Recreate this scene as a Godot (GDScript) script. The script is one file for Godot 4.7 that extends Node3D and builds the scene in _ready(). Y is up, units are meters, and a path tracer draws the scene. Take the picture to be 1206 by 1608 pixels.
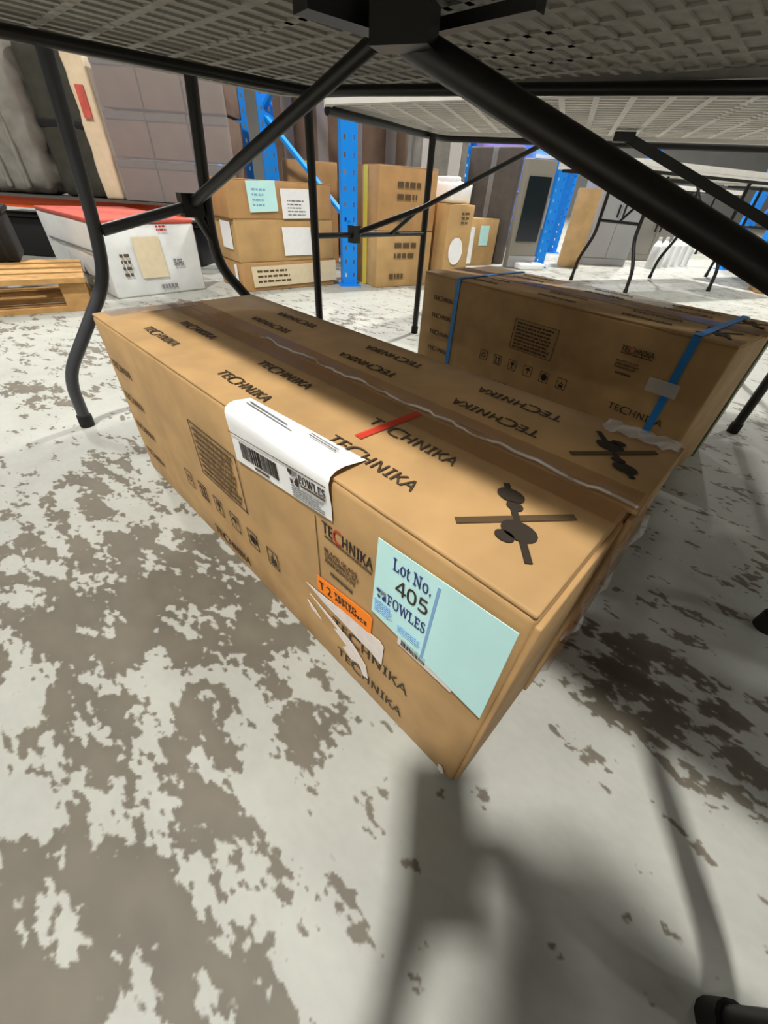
extends Node3D

# ---------------------------------------------------------------- camera model (pixels of the 1206 x 1608 photograph)
const CAM_H := 0.53
const FOCAL := 600.0
const PITCH := 40.274
const ROLL := 3.741
var cam_r := Vector3.ZERO
var cam_u := Vector3.ZERO
var cam_f := Vector3.ZERO
var used := {}
var M := {}
var rng := RandomNumberGenerator.new()
const UP := Vector3.UP

func ray(px: float, py: float) -> Vector3:
	return cam_f + cam_r * ((px - 603.0) / FOCAL) - cam_u * ((py - 804.0) / FOCAL)

func at_height(px: float, py: float, y: float) -> Vector3:      # where the pixel's ray meets the level y
	var d := ray(px, py)
	return Vector3(0, CAM_H, 0) + d * ((y - CAM_H) / d.y)

func over(px: float, py: float, g: Vector3) -> Vector3:          # point of the ray nearest to the plumb line over g
	var d := ray(px, py)
	var t := (d.x * g.x + d.z * g.z) / (d.x * d.x + d.z * d.z)
	return Vector3(0, CAM_H, 0) + d * t

# ---------------------------------------------------------------- node helpers
func numbered(called: String) -> String:
	if not used.has(called):
		used[called] = 0
		return called
	used[called] += 1
	return "%s_%03d" % [called, used[called]]

func thing(called: String, label: String, category: String, at := Vector3.ZERO, turn := 0.0, group := "") -> Node3D:
	var o := Node3D.new()
	o.name = numbered(called)
	add_child(o)
	o.position = at
	o.rotation_degrees.y = turn
	o.set_meta("label", label)
	o.set_meta("category", category)
	if group != "":
		o.set_meta("group", group)
	return o

func tag(o: Node, label: String, category: String, group := "") -> void:
	o.set_meta("label", label)
	o.set_meta("category", category)
	if group != "":
		o.set_meta("group", group)

func part(called: String, mesh: Mesh, m: Material, parent: Node3D, xf := Transform3D.IDENTITY) -> MeshInstance3D:
	var o := MeshInstance3D.new()
	o.name = called
	o.mesh = mesh
	o.material_override = m
	o.transform = xf
	parent.add_child(o, true)
	return o

func wpart(called: String, st: SurfaceTool, m: Material, parent: Node3D) -> MeshInstance3D:   # vertices given in world space
	return part(called, done(st), m, parent, parent.global_transform.affine_inverse())

func struct(called: String, mesh: Mesh, m: Material, at := Vector3.ZERO) -> MeshInstance3D:
	var o := MeshInstance3D.new()
	o.name = called
	o.mesh = mesh
	o.material_override = m
	o.position = at
	add_child(o, true)
	o.set_meta("kind", "structure")
	return o

# ---------------------------------------------------------------- mesh helpers
func begin() -> SurfaceTool:
	var st := SurfaceTool.new()
	st.begin(Mesh.PRIMITIVE_TRIANGLES)
	return st

func done(st: SurfaceTool) -> ArrayMesh:
	st.generate_normals()
	return st.commit()

func quad(st: SurfaceTool, a: Vector3, b: Vector3, c: Vector3, d: Vector3, group := -1) -> void:   # a b c d clockwise seen from the front
	st.set_smooth_group(group)
	for v in [a, b, c, a, c, d]:
		st.add_vertex(v)

func tri(st: SurfaceTool, a: Vector3, b: Vector3, c: Vector3, group := -1) -> void:
	st.set_smooth_group(group)
	for v in [a, b, c]:
		st.add_vertex(v)

func add_box(st: SurfaceTool, c: Vector3, s: Vector3, b := Basis.IDENTITY) -> void:
	var h := s * 0.5
	var p := []
	for i in 8:
		p.append(c + b * Vector3(h.x if i & 1 else -h.x, h.y if i & 2 else -h.y, h.z if i & 4 else -h.z))
	quad(st, p[4], p[6], p[7], p[5])
	quad(st, p[1], p[3], p[2], p[0])
	quad(st, p[5], p[7], p[3], p[1])
	quad(st, p[0], p[2], p[6], p[4])
	quad(st, p[6], p[2], p[3], p[7])
	quad(st, p[0], p[4], p[5], p[1])

func add_bar(st: SurfaceTool, a: Vector3, b: Vector3, w: float, t: float, up := Vector3.UP) -> void:   # box from a to b, w wide, t thick along up
	var z := (b - a).normalized()
	var x := up.cross(z).normalized()
	var y := z.cross(x)
	add_box(st, (a + b) * 0.5, Vector3(w, t, a.distance_to(b)), Basis(x, y, z))

# rounded box from the origin corner (0,0,0) to s, its faces gently uneven by amp
func soft_box(s: Vector3, r := 0.004, amp := 0.0, seed_ := 1, step := 0.09) -> ArrayMesh:
	var n := FastNoiseLite.new()
	n.seed = seed_
	n.frequency = 6.0
	var cuts := []
	for k in 3:
		var L := s[k]
		var c := [0.0, r * 0.3, r]
		var m: int = clampi(int(L / step), 1, 14)
		for i in range(1, m):
			c.append(r + (L - 2 * r) * i / m)
		c.append_array([L - r, L - r * 0.3, L])
		cuts.append(c)
	var st := begin()
	st.set_smooth_group(0)
	for ax in 3:
		var i1 := (ax + 1) % 3
		var i2 := (ax + 2) % 3
		for side in 2:
			for i in cuts[i1].size() - 1:
				for j in cuts[i2].size() - 1:
					var q := []
					for c in [[i, j], [i + 1, j], [i + 1, j + 1], [i, j + 1]]:
						var p := Vector3.ZERO
						p[ax] = s[ax] * side
						p[i1] = cuts[i1][c[0]]
						p[i2] = cuts[i2][c[1]]
						var inner := p.clamp(Vector3(r, r, r), s - Vector3(r, r, r))
						var d := (p - inner).normalized()
						var v := inner + d * r
						if amp > 0.0 and v.y > 0.01:
							v += d * amp * n.get_noise_3dv(v * 1.7 + Vector3(seed_, 0, 0))
						q.append(v)
					if side == 1:
						quad(st, q[0], q[3], q[2], q[1], 0)
					else:
						quad(st, q[0], q[1], q[2], q[3], 0)
	return done(st)

func fillet(pts: Array, rad: float, n := 5) -> PackedVector3Array:
	var out := PackedVector3Array()
	out.append(pts[0])
	for i in range(1, pts.size() - 1):
		var a: Vector3 = pts[i - 1]
		var b: Vector3 = pts[i]
		var c: Vector3 = pts[i + 1]
		var k := minf(rad, minf(a.distance_to(b), b.distance_to(c)) * 0.48)
		var p := b + (a - b).normalized() * k
		var q := b + (c - b).normalized() * k
		for j in n + 1:
			var t := float(j) / n
			out.append(p.lerp(b, t).lerp(b.lerp(q, t), t))
	out.append(pts[pts.size() - 1])
	return out

func add_tube(st: SurfaceTool, pts: PackedVector3Array, r: float, n := 12, r_end := -1.0) -> void:
	var rings := []
	var x := Vector3.ZERO
	for i in pts.size():
		var t: Vector3
		if i == 0: t = pts[1] - pts[0]
		elif i == pts.size() - 1: t = pts[i] - pts[i - 1]
		else: t = (pts[i + 1] - pts[i]).normalized() + (pts[i] - pts[i - 1]).normalized()
		t = t.normalized()
		if x == Vector3.ZERO:
			x = t.cross(Vector3(0.31, 0.2, 0.93)).normalized()
		x = (x - t * x.dot(t)).normalized()
		var y := t.cross(x)
		var rr := r if r_end < 0.0 else lerpf(r, r_end, float(i) / (pts.size() - 1))
		var ring := []
		for k in n:
			var a := TAU * k / n
			ring.append(pts[i] + (x * cos(a) + y * sin(a)) * rr)
		rings.append(ring)
	for i in rings.size() - 1:
		for k in n:
			var k2 := (k + 1) % n
			quad(st, rings[i][k], rings[i + 1][k], rings[i + 1][k2], rings[i][k2], 1)
	for k in n:
		var k2 := (k + 1) % n
		tri(st, pts[0], rings[0][k], rings[0][k2], 2)
		var e := rings.size() - 1
		tri(st, pts[e], rings[e][k2], rings[e][k], 3)

func slab(poly: PackedVector2Array, y0: float, y1: float, st: SurfaceTool) -> void:   # polygon (x, z) raised from y0 to y1
	var idx := Geometry2D.triangulate_polygon(poly)
	for i in range(0, idx.size(), 3):
		var a := poly[idx[i]]
		var b := poly[idx[i + 1]]
		var c := poly[idx[i + 2]]
		if (b - a).cross(c - a) < 0.0:
			var s := b
			b = c
			c = s
		tri(st, Vector3(a.x, y1, a.y), Vector3(b.x, y1, b.y), Vector3(c.x, y1, c.y), 1)
		tri(st, Vector3(a.x, y0, a.y), Vector3(c.x, y0, c.y), Vector3(b.x, y0, b.y), 2)
	for i in poly.size():
		var a := poly[i]
		var b := poly[(i + 1) % poly.size()]
		quad(st, Vector3(a.x, y0, a.y), Vector3(b.x, y0, b.y), Vector3(b.x, y1, b.y), Vector3(a.x, y1, a.y), 3)

func inset(poly: PackedVector2Array, d: float) -> PackedVector2Array:
	var o := Geometry2D.offset_polygon(poly, -d, Geometry2D.JOIN_MITER)
	return o[0]

func round_poly(poly: PackedVector2Array, rad: float) -> PackedVector2Array:
	var a := Geometry2D.offset_polygon(poly, -rad, Geometry2D.JOIN_MITER)[0]
	return Geometry2D.offset_polygon(a, rad, Geometry2D.JOIN_ROUND)[0]

# flat print: the mesh's own box is laid over the w x h field whose lower left corner is o
func lay(called: String, mesh: Mesh, m: Material, parent: Node3D, o: Vector3, xd: Vector3, yd: Vector3, w: float, h: float, lift := 0.0012, thick := 0.0006) -> MeshInstance3D:
	var b := mesh.get_aabb()
	var z := xd.cross(yd).normalized()
	var sx := w / b.size.x
	var sy := h / b.size.y
	var sz := thick / maxf(b.size.z, 0.0001)
	var bas := Basis(xd.normalized() * sx, yd.normalized() * sy, z * sz)
	var xf := Transform3D(bas, o + z * lift - bas * b.position)
	var o2 := part(called, mesh, m, parent, xf)
	if called.ends_with("_print"):          # rows too small to read or to count
		o2.set_meta("kind", "stuff")
	return o2

var texts := {}
func text_mesh(s: String, serif := false) -> Mesh:
	var key := s + str(serif)
	if texts.has(key):
		return texts[key]
	var f := SystemFont.new()
	f.font_names = PackedStringArray(["Droid Serif" if serif else "Droid Sans"])
	var t := TextMesh.new()
	t.font = f
	t.text = s
	t.font_size = 64
	t.pixel_size = 0.01
	t.depth = 0.01
	t.curve_step = 3.0
	texts[key] = t
	return t

func word_mesh(bits: Array) -> ArrayMesh:      # words set side by side: [text, x, y, width, height]
	var st := begin()
	for b in bits:
		var t := text_mesh(b[0])
		var bb := t.get_aabb()
		var xf := Transform3D(Basis(Vector3(b[3] / bb.size.x, 0, 0), Vector3(0, b[4] / bb.size.y, 0), Vector3(0, 0, 1)), Vector3.ZERO)
		xf.origin = Vector3(b[1], b[2], 0) - xf.basis * bb.position
		st.append_from(t, 0, xf)
	return st.commit()

func dashes(w: float, h: float, rows: int, seed_: int, fill := 0.55, ragged := 0.25) -> ArrayMesh:   # rows of print too small to read
	var r := RandomNumberGenerator.new()
	r.seed = seed_
	var st := begin()
	var rh := h / rows
	for i in rows:
		var x := 0.0
		var lim := w * (1.0 - r.randf() * ragged)
		var y := h - rh * (i + 0.5)
		while x < lim:
			var l := r.randf_range(0.35, 1.9) * rh
			l = minf(l, lim - x)
			var t := rh * fill * 0.5
			add_box(st, Vector3(x + l * 0.5, y, 0.0005), Vector3(l, t * 2.0, 0.001))
			x += l + rh * 0.35
	return done(st)

func bars(w: float, h: float, seed_: int) -> ArrayMesh:
	var r := RandomNumberGenerator.new()
	r.seed = seed_
	var st := begin()
	var x := 0.0
	while x < w:
		var t := w * (0.006 + 0.008 * r.randi_range(0, 2) * 0.5)
		add_box(st, Vector3(x + t * 0.5, h * 0.5, 0.0005), Vector3(t, h, 0.001))
		x += t + w * (0.017 + 0.014 * r.randi_range(0, 2) * 0.5)
	return done(st)

func frame_mesh(w: float, h: float, t: float) -> ArrayMesh:
	var st := begin()
	add_box(st, Vector3(w / 2, t / 2, 0), Vector3(w, t, 0.001))
	add_box(st, Vector3(w / 2, h - t / 2, 0), Vector3(w, t, 0.001))
	add_box(st, Vector3(t / 2, h / 2, 0), Vector3(t, h, 0.001))
	add_box(st, Vector3(w - t / 2, h / 2, 0), Vector3(t, h, 0.001))
	return done(st)

func plate(pts: Array, t: float) -> ArrayMesh:      # outline in the xy plane, t thick
	var poly := PackedVector2Array(pts)
	var st := begin()
	var idx := Geometry2D.triangulate_polygon(poly)
	for i in range(0, idx.size(), 3):
		var a := poly[idx[i]]
		var b := poly[idx[i + 1]]
		var c := poly[idx[i + 2]]
		if (b - a).cross(c - a) > 0.0:
			var s := b
			b = c
			c = s
		tri(st, Vector3(a.x, a.y, t), Vector3(b.x, b.y, t), Vector3(c.x, c.y, t))
	for i in poly.size():
		var a := poly[i]
		var b := poly[(i + 1) % poly.size()]
		quad(st, Vector3(a.x, a.y, 0), Vector3(b.x, b.y, 0), Vector3(b.x, b.y, t), Vector3(a.x, a.y, t))
	return done(st)

# ---------------------------------------------------------------- materials
func mat(c: Color, rough := 0.8, metal := 0.0) -> StandardMaterial3D:
	var m := StandardMaterial3D.new()
	m.albedo_color = c
	m.roughness = rough
	m.metallic = metal
	return m

func noise_tex(freq: float, lo: Color, hi: Color, seed_: int, size := 256, oct := 4) -> NoiseTexture2D:
	var n := FastNoiseLite.new()
	n.seed = seed_
	n.frequency = freq
	n.fractal_octaves = oct
	var t := NoiseTexture2D.new()
	t.width = size
	t.height = size
	t.seamless = true
	t.noise = n
	var g := Gradient.new()
	g.set_color(0, lo)
	g.set_color(1, hi)
	t.color_ramp = g
	return t

func grained(c: Color, vary: float, freq: float, scale: float, rough: float, seed_: int) -> StandardMaterial3D:
	var m := mat(c, rough)
	m.albedo_texture = noise_tex(freq, Color(1.0 - vary, 1.0 - vary, 1.0 - vary), Color(1, 1, 1), seed_)
	m.uv1_triplanar = true
	m.uv1_scale = Vector3.ONE * scale
	return m

func make_materials() -> void:
	M.board = grained(Color(0.755, 0.605, 0.405), 0.13, 0.012, 3.0, 0.72, 3)
	M.board_b = grained(Color(0.74, 0.57, 0.37), 0.12, 0.012, 2.0, 0.75, 4)
	M.board_c = grained(Color(0.76, 0.615, 0.41), 0.12, 0.012, 2.0, 0.75, 5)
	M.board_brown = grained(Color(0.44, 0.35, 0.28), 0.15, 0.012, 2.0, 0.7, 6)
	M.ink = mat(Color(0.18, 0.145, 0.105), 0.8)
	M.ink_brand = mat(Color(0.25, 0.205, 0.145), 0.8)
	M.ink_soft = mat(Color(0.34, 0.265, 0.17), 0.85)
	M.ink_red = mat(Color(0.66, 0.16, 0.10), 0.8)
	M.marker_red = mat(Color(0.88, 0.25, 0.17, 0.62), 0.7)
	M.marker_red.transparency = BaseMaterial3D.TRANSPARENCY_ALPHA
	M.ink_grey = mat(Color(0.47, 0.47, 0.48), 0.85)
	M.ink_navy = mat(Color(0.16, 0.20, 0.44), 0.8)
	M.paper = grained(Color(0.93, 0.935, 0.94), 0.03, 0.02, 4.0, 0.6, 8)
	M.paper_torn = grained(Color(0.91, 0.87, 0.845), 0.08, 0.03, 8.0, 0.9, 9)
	M.paper_cream = grained(Color(0.86, 0.80, 0.68), 0.05, 0.02, 4.0, 0.8, 10)
	M.cyan = grained(Color(0.77, 0.945, 0.945), 0.03, 0.01, 3.0, 0.7, 11)
	M.cyan_line = mat(Color(0.50, 0.66, 0.82), 0.8)
	M.orange = mat(Color(1.0, 0.53, 0.06), 0.6)
	M.blue_strap = mat(Color(0.13, 0.50, 0.80), 0.4)
	M.green_strap = mat(Color(0.22, 0.42, 0.36), 0.5)
	M.blue_steel = mat(Color(0.0, 0.53, 0.92), 0.45)
	M.orange_steel = mat(Color(0.86, 0.32, 0.08), 0.5)
	M.red_lid = grained(Color(0.80, 0.36, 0.31), 0.15, 0.03, 2.0, 0.7, 12)
	M.white_card = grained(Color(0.88, 0.89, 0.89), 0.05, 0.02, 2.0, 0.7, 13)
	M.black_steel = mat(Color(0.055, 0.052, 0.05), 0.42, 0.0)
	M.grey_steel = mat(Color(0.24, 0.245, 0.265), 0.38, 0.1)
	M.rubber = mat(Color(0.03, 0.03, 0.032), 0.7)
	M.table_grey = grained(Color(0.60, 0.59, 0.56), 0.14, 0.02, 5.0, 0.75, 14)
	M.table_white = grained(Color(0.88, 0.87, 0.85), 0.06, 0.02, 3.0, 0.6, 15)
	M.pine = grained(Color(0.80, 0.62, 0.38), 0.22, 0.02, 3.0, 0.8, 16)
	M.bin_black = mat(Color(0.03, 0.03, 0.035), 0.55)
	M.grey_wrap = grained(Color(0.55, 0.54, 0.51), 0.2, 0.02, 2.0, 0.45, 17)
	M.grey_dark = grained(Color(0.36, 0.33, 0.31), 0.12, 0.02, 2.0, 0.6, 18)
	M.steel_grey = mat(Color(0.62, 0.62, 0.63), 0.5)
	M.gap_dark = grained(Color(0.22, 0.22, 0.18), 0.2, 0.02, 3.0, 0.5, 22)  # dark tone of the block added to fill the shaded gap
	M.glass_dark = mat(Color(0.10, 0.13, 0.15), 0.12)
	M.frame_grey = mat(Color(0.52, 0.50, 0.46), 0.5)
	M.lilac = mat(Color(0.60, 0.53, 0.86), 0.5)
	M.sky_blue = mat(Color(0.50, 0.72, 0.95), 0.5)
	M.yellow = mat(Color(0.86, 0.78, 0.30), 0.5)
	M.lime = mat(Color(0.72, 0.86, 0.12), 0.5)
	M.wall = grained(Color(0.58, 0.58, 0.57), 0.06, 0.01, 0.4, 0.9, 19)
	M.roof = mat(Color(0.54, 0.54, 0.53), 0.8)
	M.lamp_case = mat(Color(0.3, 0.3, 0.31), 0.5)
	M.lamp_glow = mat(Color(1, 1, 1), 0.5)
	M.lamp_glow.emission_enabled = true
	M.lamp_glow.emission = Color(1.0, 0.98, 0.95)
	M.lamp_glow.emission_energy_multiplier = 4.0
	M.tape = mat(Color(0.62, 0.43, 0.24, 0.34), 0.26)
	M.tape.transparency = BaseMaterial3D.TRANSPARENCY_ALPHA
	M.film = mat(Color(0.93, 0.94, 0.96, 0.09), 0.14)
	M.film.transparency = BaseMaterial3D.TRANSPARENCY_ALPHA
	M.film_white = mat(Color(0.92, 0.91, 0.90, 0.42), 0.2)
	M.film_white.transparency = BaseMaterial3D.TRANSPARENCY_ALPHA
	M.skin = mat(Color(0.80, 0.60, 0.48), 0.55)
	M.jacket = grained(Color(0.20, 0.23, 0.28), 0.2, 0.05, 6.0, 0.9, 20)
	M.trousers = grained(Color(0.17, 0.18, 0.22), 0.2, 0.05, 6.0, 0.9, 21)
	M.hair = mat(Color(0.12, 0.09, 0.07), 0.6)
	M.phone = mat(Color(0.05, 0.05, 0.06), 0.25)

# ---------------------------------------------------------------- floor paint
# one texture for the floor in front of the camera: pale worn paint with bare concrete patches where the photograph shows them
const FX := -2.3
const FZ := -2.9
const FS := 4.0
func floor_image(n: int, local: bool) -> Image:
	var big := FastNoiseLite.new()
	big.seed = 5
	big.frequency = 1.0
	big.fractal_octaves = 2
	var mid := FastNoiseLite.new()
	mid.seed = 11
	mid.frequency = 1.0
	mid.fractal_octaves = 4
	var fine := FastNoiseLite.new()
	fine.seed = 23
	fine.frequency = 1.0
	fine.fractal_octaves = 3
	var blobs := []          # x, z, radius, strength of the bare patches, read off the photograph
	if local:
		for b in [[300, 950, 150, 0.62], [190, 880, 130, 0.5], [90, 800, 120, 0.4], [60, 1000, 110, 0.4], [180, 730, 80, 0.42], [90, 620, 60, 0.5], [20, 610, 50, 0.5],
				[130, 1150, 90, 0.4], [110, 1490, 150, 0.62], [270, 1330, 110, 0.5], [250, 1450, 90, 0.42], [420, 1520, 100, 0.5], [320, 1180, 70, 0.34], [30, 1360, 60, 0.4],
				[480, 1140, 45, 0.34], [420, 1000, 60, 0.3], [520, 1140, 40, 0.4], [970, 1190, 55, 0.5], [1100, 1320, 45, 0.4], [880, 1330, 28, 0.4],
				[960, 1060, 70, 0.55], [1060, 1110, 70, 0.5], [1150, 1180, 60, 0.45], [1000, 1000, 45, 0.4], [560, 1430, 40, 0.25], [700, 1350, 40, 0.2], [820, 1480, 40, 0.2],
				[800, 1250, 230, -0.2], [840, 1450, 230, -0.22], [1150, 1450, 150, -0.2], [630, 1450, 110, -0.12], [380, 620, 200, -0.1]]:
			var p := at_height(b[0], b[1], 0.0)
			var q := at_height(b[0] + b[2], b[1], 0.0)
			blobs.append([p.x, p.z, p.distance_to(q), b[3]])
		for b in [[-1.1, -1.5, 0.22, 0.3], [-0.3, -2.1, 0.2, 0.35], [0.2, -2.4, 0.15, 0.35], [0.9, -0.4, 0.15, 0.35], [1.0, -0.7, 0.12, 0.3], [-1.6, -0.3, 0.5, 0.3], [1.2, 0.5, 0.4, 0.3]]:
			blobs.append(b)
	const BN := 160
	var coarse := Image.create_empty(BN, BN, false, Image.FORMAT_RF)
	for j in BN:
		for i in BN:
			var x := FX + FS * (i + 0.5) / BN
			var z := FZ + FS * (j + 0.5) / BN
			var v := 0.0
			for b in blobs:
				var d: float = ((x - b[0]) * (x - b[0]) + (z - b[1]) * (z - b[1])) / (b[2] * b[2])
				if d < 4.0:
					v += b[3] * 0.88 * exp(-d * 1.15)
			var e := minf(minf(x - FX, FX + FS - x), minf(z - FZ, FZ + FS - z))
			v -= clampf(0.35 - e, 0.0, 0.35) * 0.8        # keep the rim of this field like the rest of the floor
			coarse.set_pixel(i, j, Color(v, 0, 0))
	coarse.resize(n, n, Image.INTERPOLATE_BILINEAR)
	var bias := coarse.get_data().to_float32_array()
	var stain := at_height(980, 1050, 0.0)
	var paint := Color(0.615, 0.62, 0.595)
	var bare := Color(0.365, 0.343, 0.300)
	var dirt := Color(0.20, 0.165, 0.13)
	var data := PackedByteArray()
	data.resize(n * n * 3)
	var size := FS if local else 6.0
	var k := 0
	for j in n:
		var z := FZ + FS * (j + 0.5) / n if local else 40.0 + size * (j + 0.5) / n
		for i in n:
			var x := FX + FS * (i + 0.5) / n if local else 40.0 + size * (i + 0.5) / n
			var m := mid.get_noise_2d(x * 7.5 + z * 3.8, z * 15.0 - x * 9.5)
			var f := fine.get_noise_2d(x * 36.0 + z * 18.0, z * 64.0 - x * 38.0)
			var v := m * 0.86 + f * 0.44 + big.get_noise_2d(x * 1.3, z * 1.3) * 0.20 - 0.355
			if local:
				v += bias[j * n + i]
			var t := smoothstep(-0.05, 0.045, v)
			var g := fine.get_noise_2d(x * 9.0, z * 9.0 + 50.0)
			var c := paint * (1.0 + g * 0.035 + f * 0.02)
			var c2 := bare * (1.0 + m * 0.09 + g * 0.08)
			c = c.lerp(c2, t)
			if local:
				var s1 := Vector2(x - stain.x, z - stain.z)
				var u := s1.rotated(-0.55)
				var ds := (u.x * u.x) / 0.024 + (u.y * u.y) / 0.0032
				if ds < 3.0 and v + f * 0.2 > -0.12:
					c = c.lerp(dirt, clampf(exp(-ds) * (0.45 + m), 0.0, 0.7))
			data[k] = clampi(int(c.r * 255.0), 0, 255)
			data[k + 1] = clampi(int(c.g * 255.0), 0, 255)
			data[k + 2] = clampi(int(c.b * 255.0), 0, 255)
			k += 3
	var im := Image.create_from_data(n, n, false, Image.FORMAT_RGB8, data)
	im.generate_mipmaps()
	return im

func floor_quad(x0: float, z0: float, x1: float, z1: float, uv_per_m: float, ox: float, oz: float) -> ArrayMesh:
	var st := begin()
	st.set_smooth_group(0)
	for v in [[x0, z0], [x1, z0], [x1, z1], [x0, z0], [x1, z1], [x0, z1]]:
		st.set_uv(Vector2((v[0] - ox) * uv_per_m, (v[1] - oz) * uv_per_m))
		st.add_vertex(Vector3(v[0], 0, v[1]))
	st.generate_normals()
	return st.commit()

func build_shell() -> void:
	var near := mat(Color.WHITE, 0.62)
	near.albedo_texture = ImageTexture.create_from_image(floor_image(2048, true))
	var far := mat(Color.WHITE, 0.55)
	far.albedo_texture = ImageTexture.create_from_image(floor_image(1024, false))
	var o := struct("floor", floor_quad(FX, FZ, FX + FS, FZ + FS, 1.0 / FS, FX, FZ), near)
	var x0 := -14.0
	var x1 := 16.0
	var z0 := -22.0
	var z1 := 11.0
	for r in [[x0, z0, x1, FZ], [x0, FZ + FS, x1, z1], [x0, FZ, FX, FZ + FS], [FX + FS, FZ, x1, FZ + FS]]:
		var q := part("slab", floor_quad(r[0], r[1], r[2], r[3], 1.0 / 6.0, 0, 0), far, o)
		q.name = "outer_paint" if o.get_child_count() == 1 else "outer_paint_%03d" % (o.get_child_count() - 1)
	var sub := begin()
	add_box(sub, Vector3((x0 + x1) / 2, -0.11, (z0 + z1) / 2), Vector3(x1 - x0, 0.2, z1 - z0))
	part("concrete_slab", done(sub), M.roof, o)
	var hh := 7.2
	for w in [["wall_back", Vector3((x0 + x1) / 2, hh / 2, z0 - 0.1), Vector3(x1 - x0 + 0.4, hh, 0.2)], ["wall_front", Vector3((x0 + x1) / 2, hh / 2, z1 + 0.1), Vector3(x1 - x0 + 0.4, hh, 0.2)],
			["wall_left", Vector3(x0 - 0.1, hh / 2, (z0 + z1) / 2), Vector3(0.2, hh, z1 - z0)], ["wall_right", Vector3(x1 + 0.1, hh / 2, (z0 + z1) / 2), Vector3(0.2, hh, z1 - z0)]]:
		var st := begin()
		add_box(st, Vector3.ZERO, w[2])
		struct(w[0], done(st), M.wall, w[1])
	var c := begin()
	add_box(c, Vector3.ZERO, Vector3(x1 - x0 + 0.4, 0.2, z1 - z0 + 0.4))
	struct("ceiling", done(c), M.roof, Vector3((x0 + x1) / 2, hh + 0.1, (z0 + z1) / 2))

# ---------------------------------------------------------------- lamps
func high_bay(at: Vector3, energy: float) -> void:
	var t := thing("high_bay_lamp", "round grey high bay lamp hanging from the warehouse ceiling", "lamp", at, 0.0, "high bay lamps under the ceiling")
	var case := CylinderMesh.new()
	case.top_radius = 0.16
	case.bottom_radius = 0.26
	case.height = 0.16
	part("housing", case, M.lamp_case, t, Transform3D(Basis.IDENTITY, Vector3(0, 0.10, 0)))
	var st := begin()
	add_tube(st, PackedVector3Array([Vector3(0, 0.16, 0), Vector3(0, 7.2 - at.y, 0)]), 0.012, 8)
	part("hanger", done(st), M.lamp_case, t)
	var disc := CylinderMesh.new()
	disc.top_radius = 0.23
	disc.bottom_radius = 0.23
	disc.height = 0.02
	part("diffuser", disc, M.lamp_glow, t, Transform3D(Basis.IDENTITY, Vector3(0, 0.012, 0)))
	var l := AreaLight3D.new()
	l.name = "light"
	l.area_size = Vector2(0.42, 0.42)
	l.light_color = Color(1.0, 0.985, 0.955)
	l.light_energy = energy
	l.shadow_enabled = true
	l.position = Vector3(0, -0.03, 0)
	l.rotation_degrees = Vector3(-90, 0, 0)
	l.set("area_range", 40.0)
	t.add_child(l)

# ---------------------------------------------------------------- printed cartons
const CL := 0.874
const CW := 0.318
const CH := 0.333
var brand: ArrayMesh
var brand_c: ArrayMesh
var brand_rest: ArrayMesh

func make_brand() -> void:
	var te := ["TE", 0.0, 0.0, 1.35, 1.0]
	var cc := ["C", 1.45, -0.12, 1.05, 1.22]
	var hn := ["HNIKA", 2.6, 0.0, 3.6, 1.0]
	brand = word_mesh([te, cc, hn])
	brand_rest = word_mesh([te, hn])
	brand_c = word_mesh([cc])

func hook_mark(parent: Node3D, c: Vector3, xd: Vector3, yd: Vector3, k: float) -> void:    # the crossed-out handling pictogram on each flap
	var st := begin()
	var z := xd.cross(yd)
	var P := func(a: float, b: float) -> Vector3: return c + xd * a * k + yd * b * k + z * 0.0013
	add_bar(st, P.call(-0.032, -0.038), P.call(0.032, 0.038), 0.007 * k, 0.0006, z)
	part("crossing_bar", done(st), M.ink_soft, parent)
	var s2 := begin()
	add_bar(s2, P.call(-0.031, 0.037), P.call(0.031, -0.037), 0.0055 * k, 0.0008, z)
	for b in [[-0.019, 0.024, 0.010], [0.009, -0.012, 0.012], [-0.009, 0.013, 0.006], [0.004, -0.025, 0.0065]]:
		var n := 16
		for i in n:
			var a0 := TAU * i / n
			var a1 := TAU * (i + 1) / n
			var o: Vector3 = P.call(b[0], b[1]) + z * 0.0005
			tri(s2, o, o + (xd * cos(a1) * 1.25 + yd * sin(a1) * 0.9) * b[2] * k, o + (xd * cos(a0) * 1.25 + yd * sin(a0) * 0.9) * b[2] * k)
	part("handling_symbol", done(s2), M.ink, parent)

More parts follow.
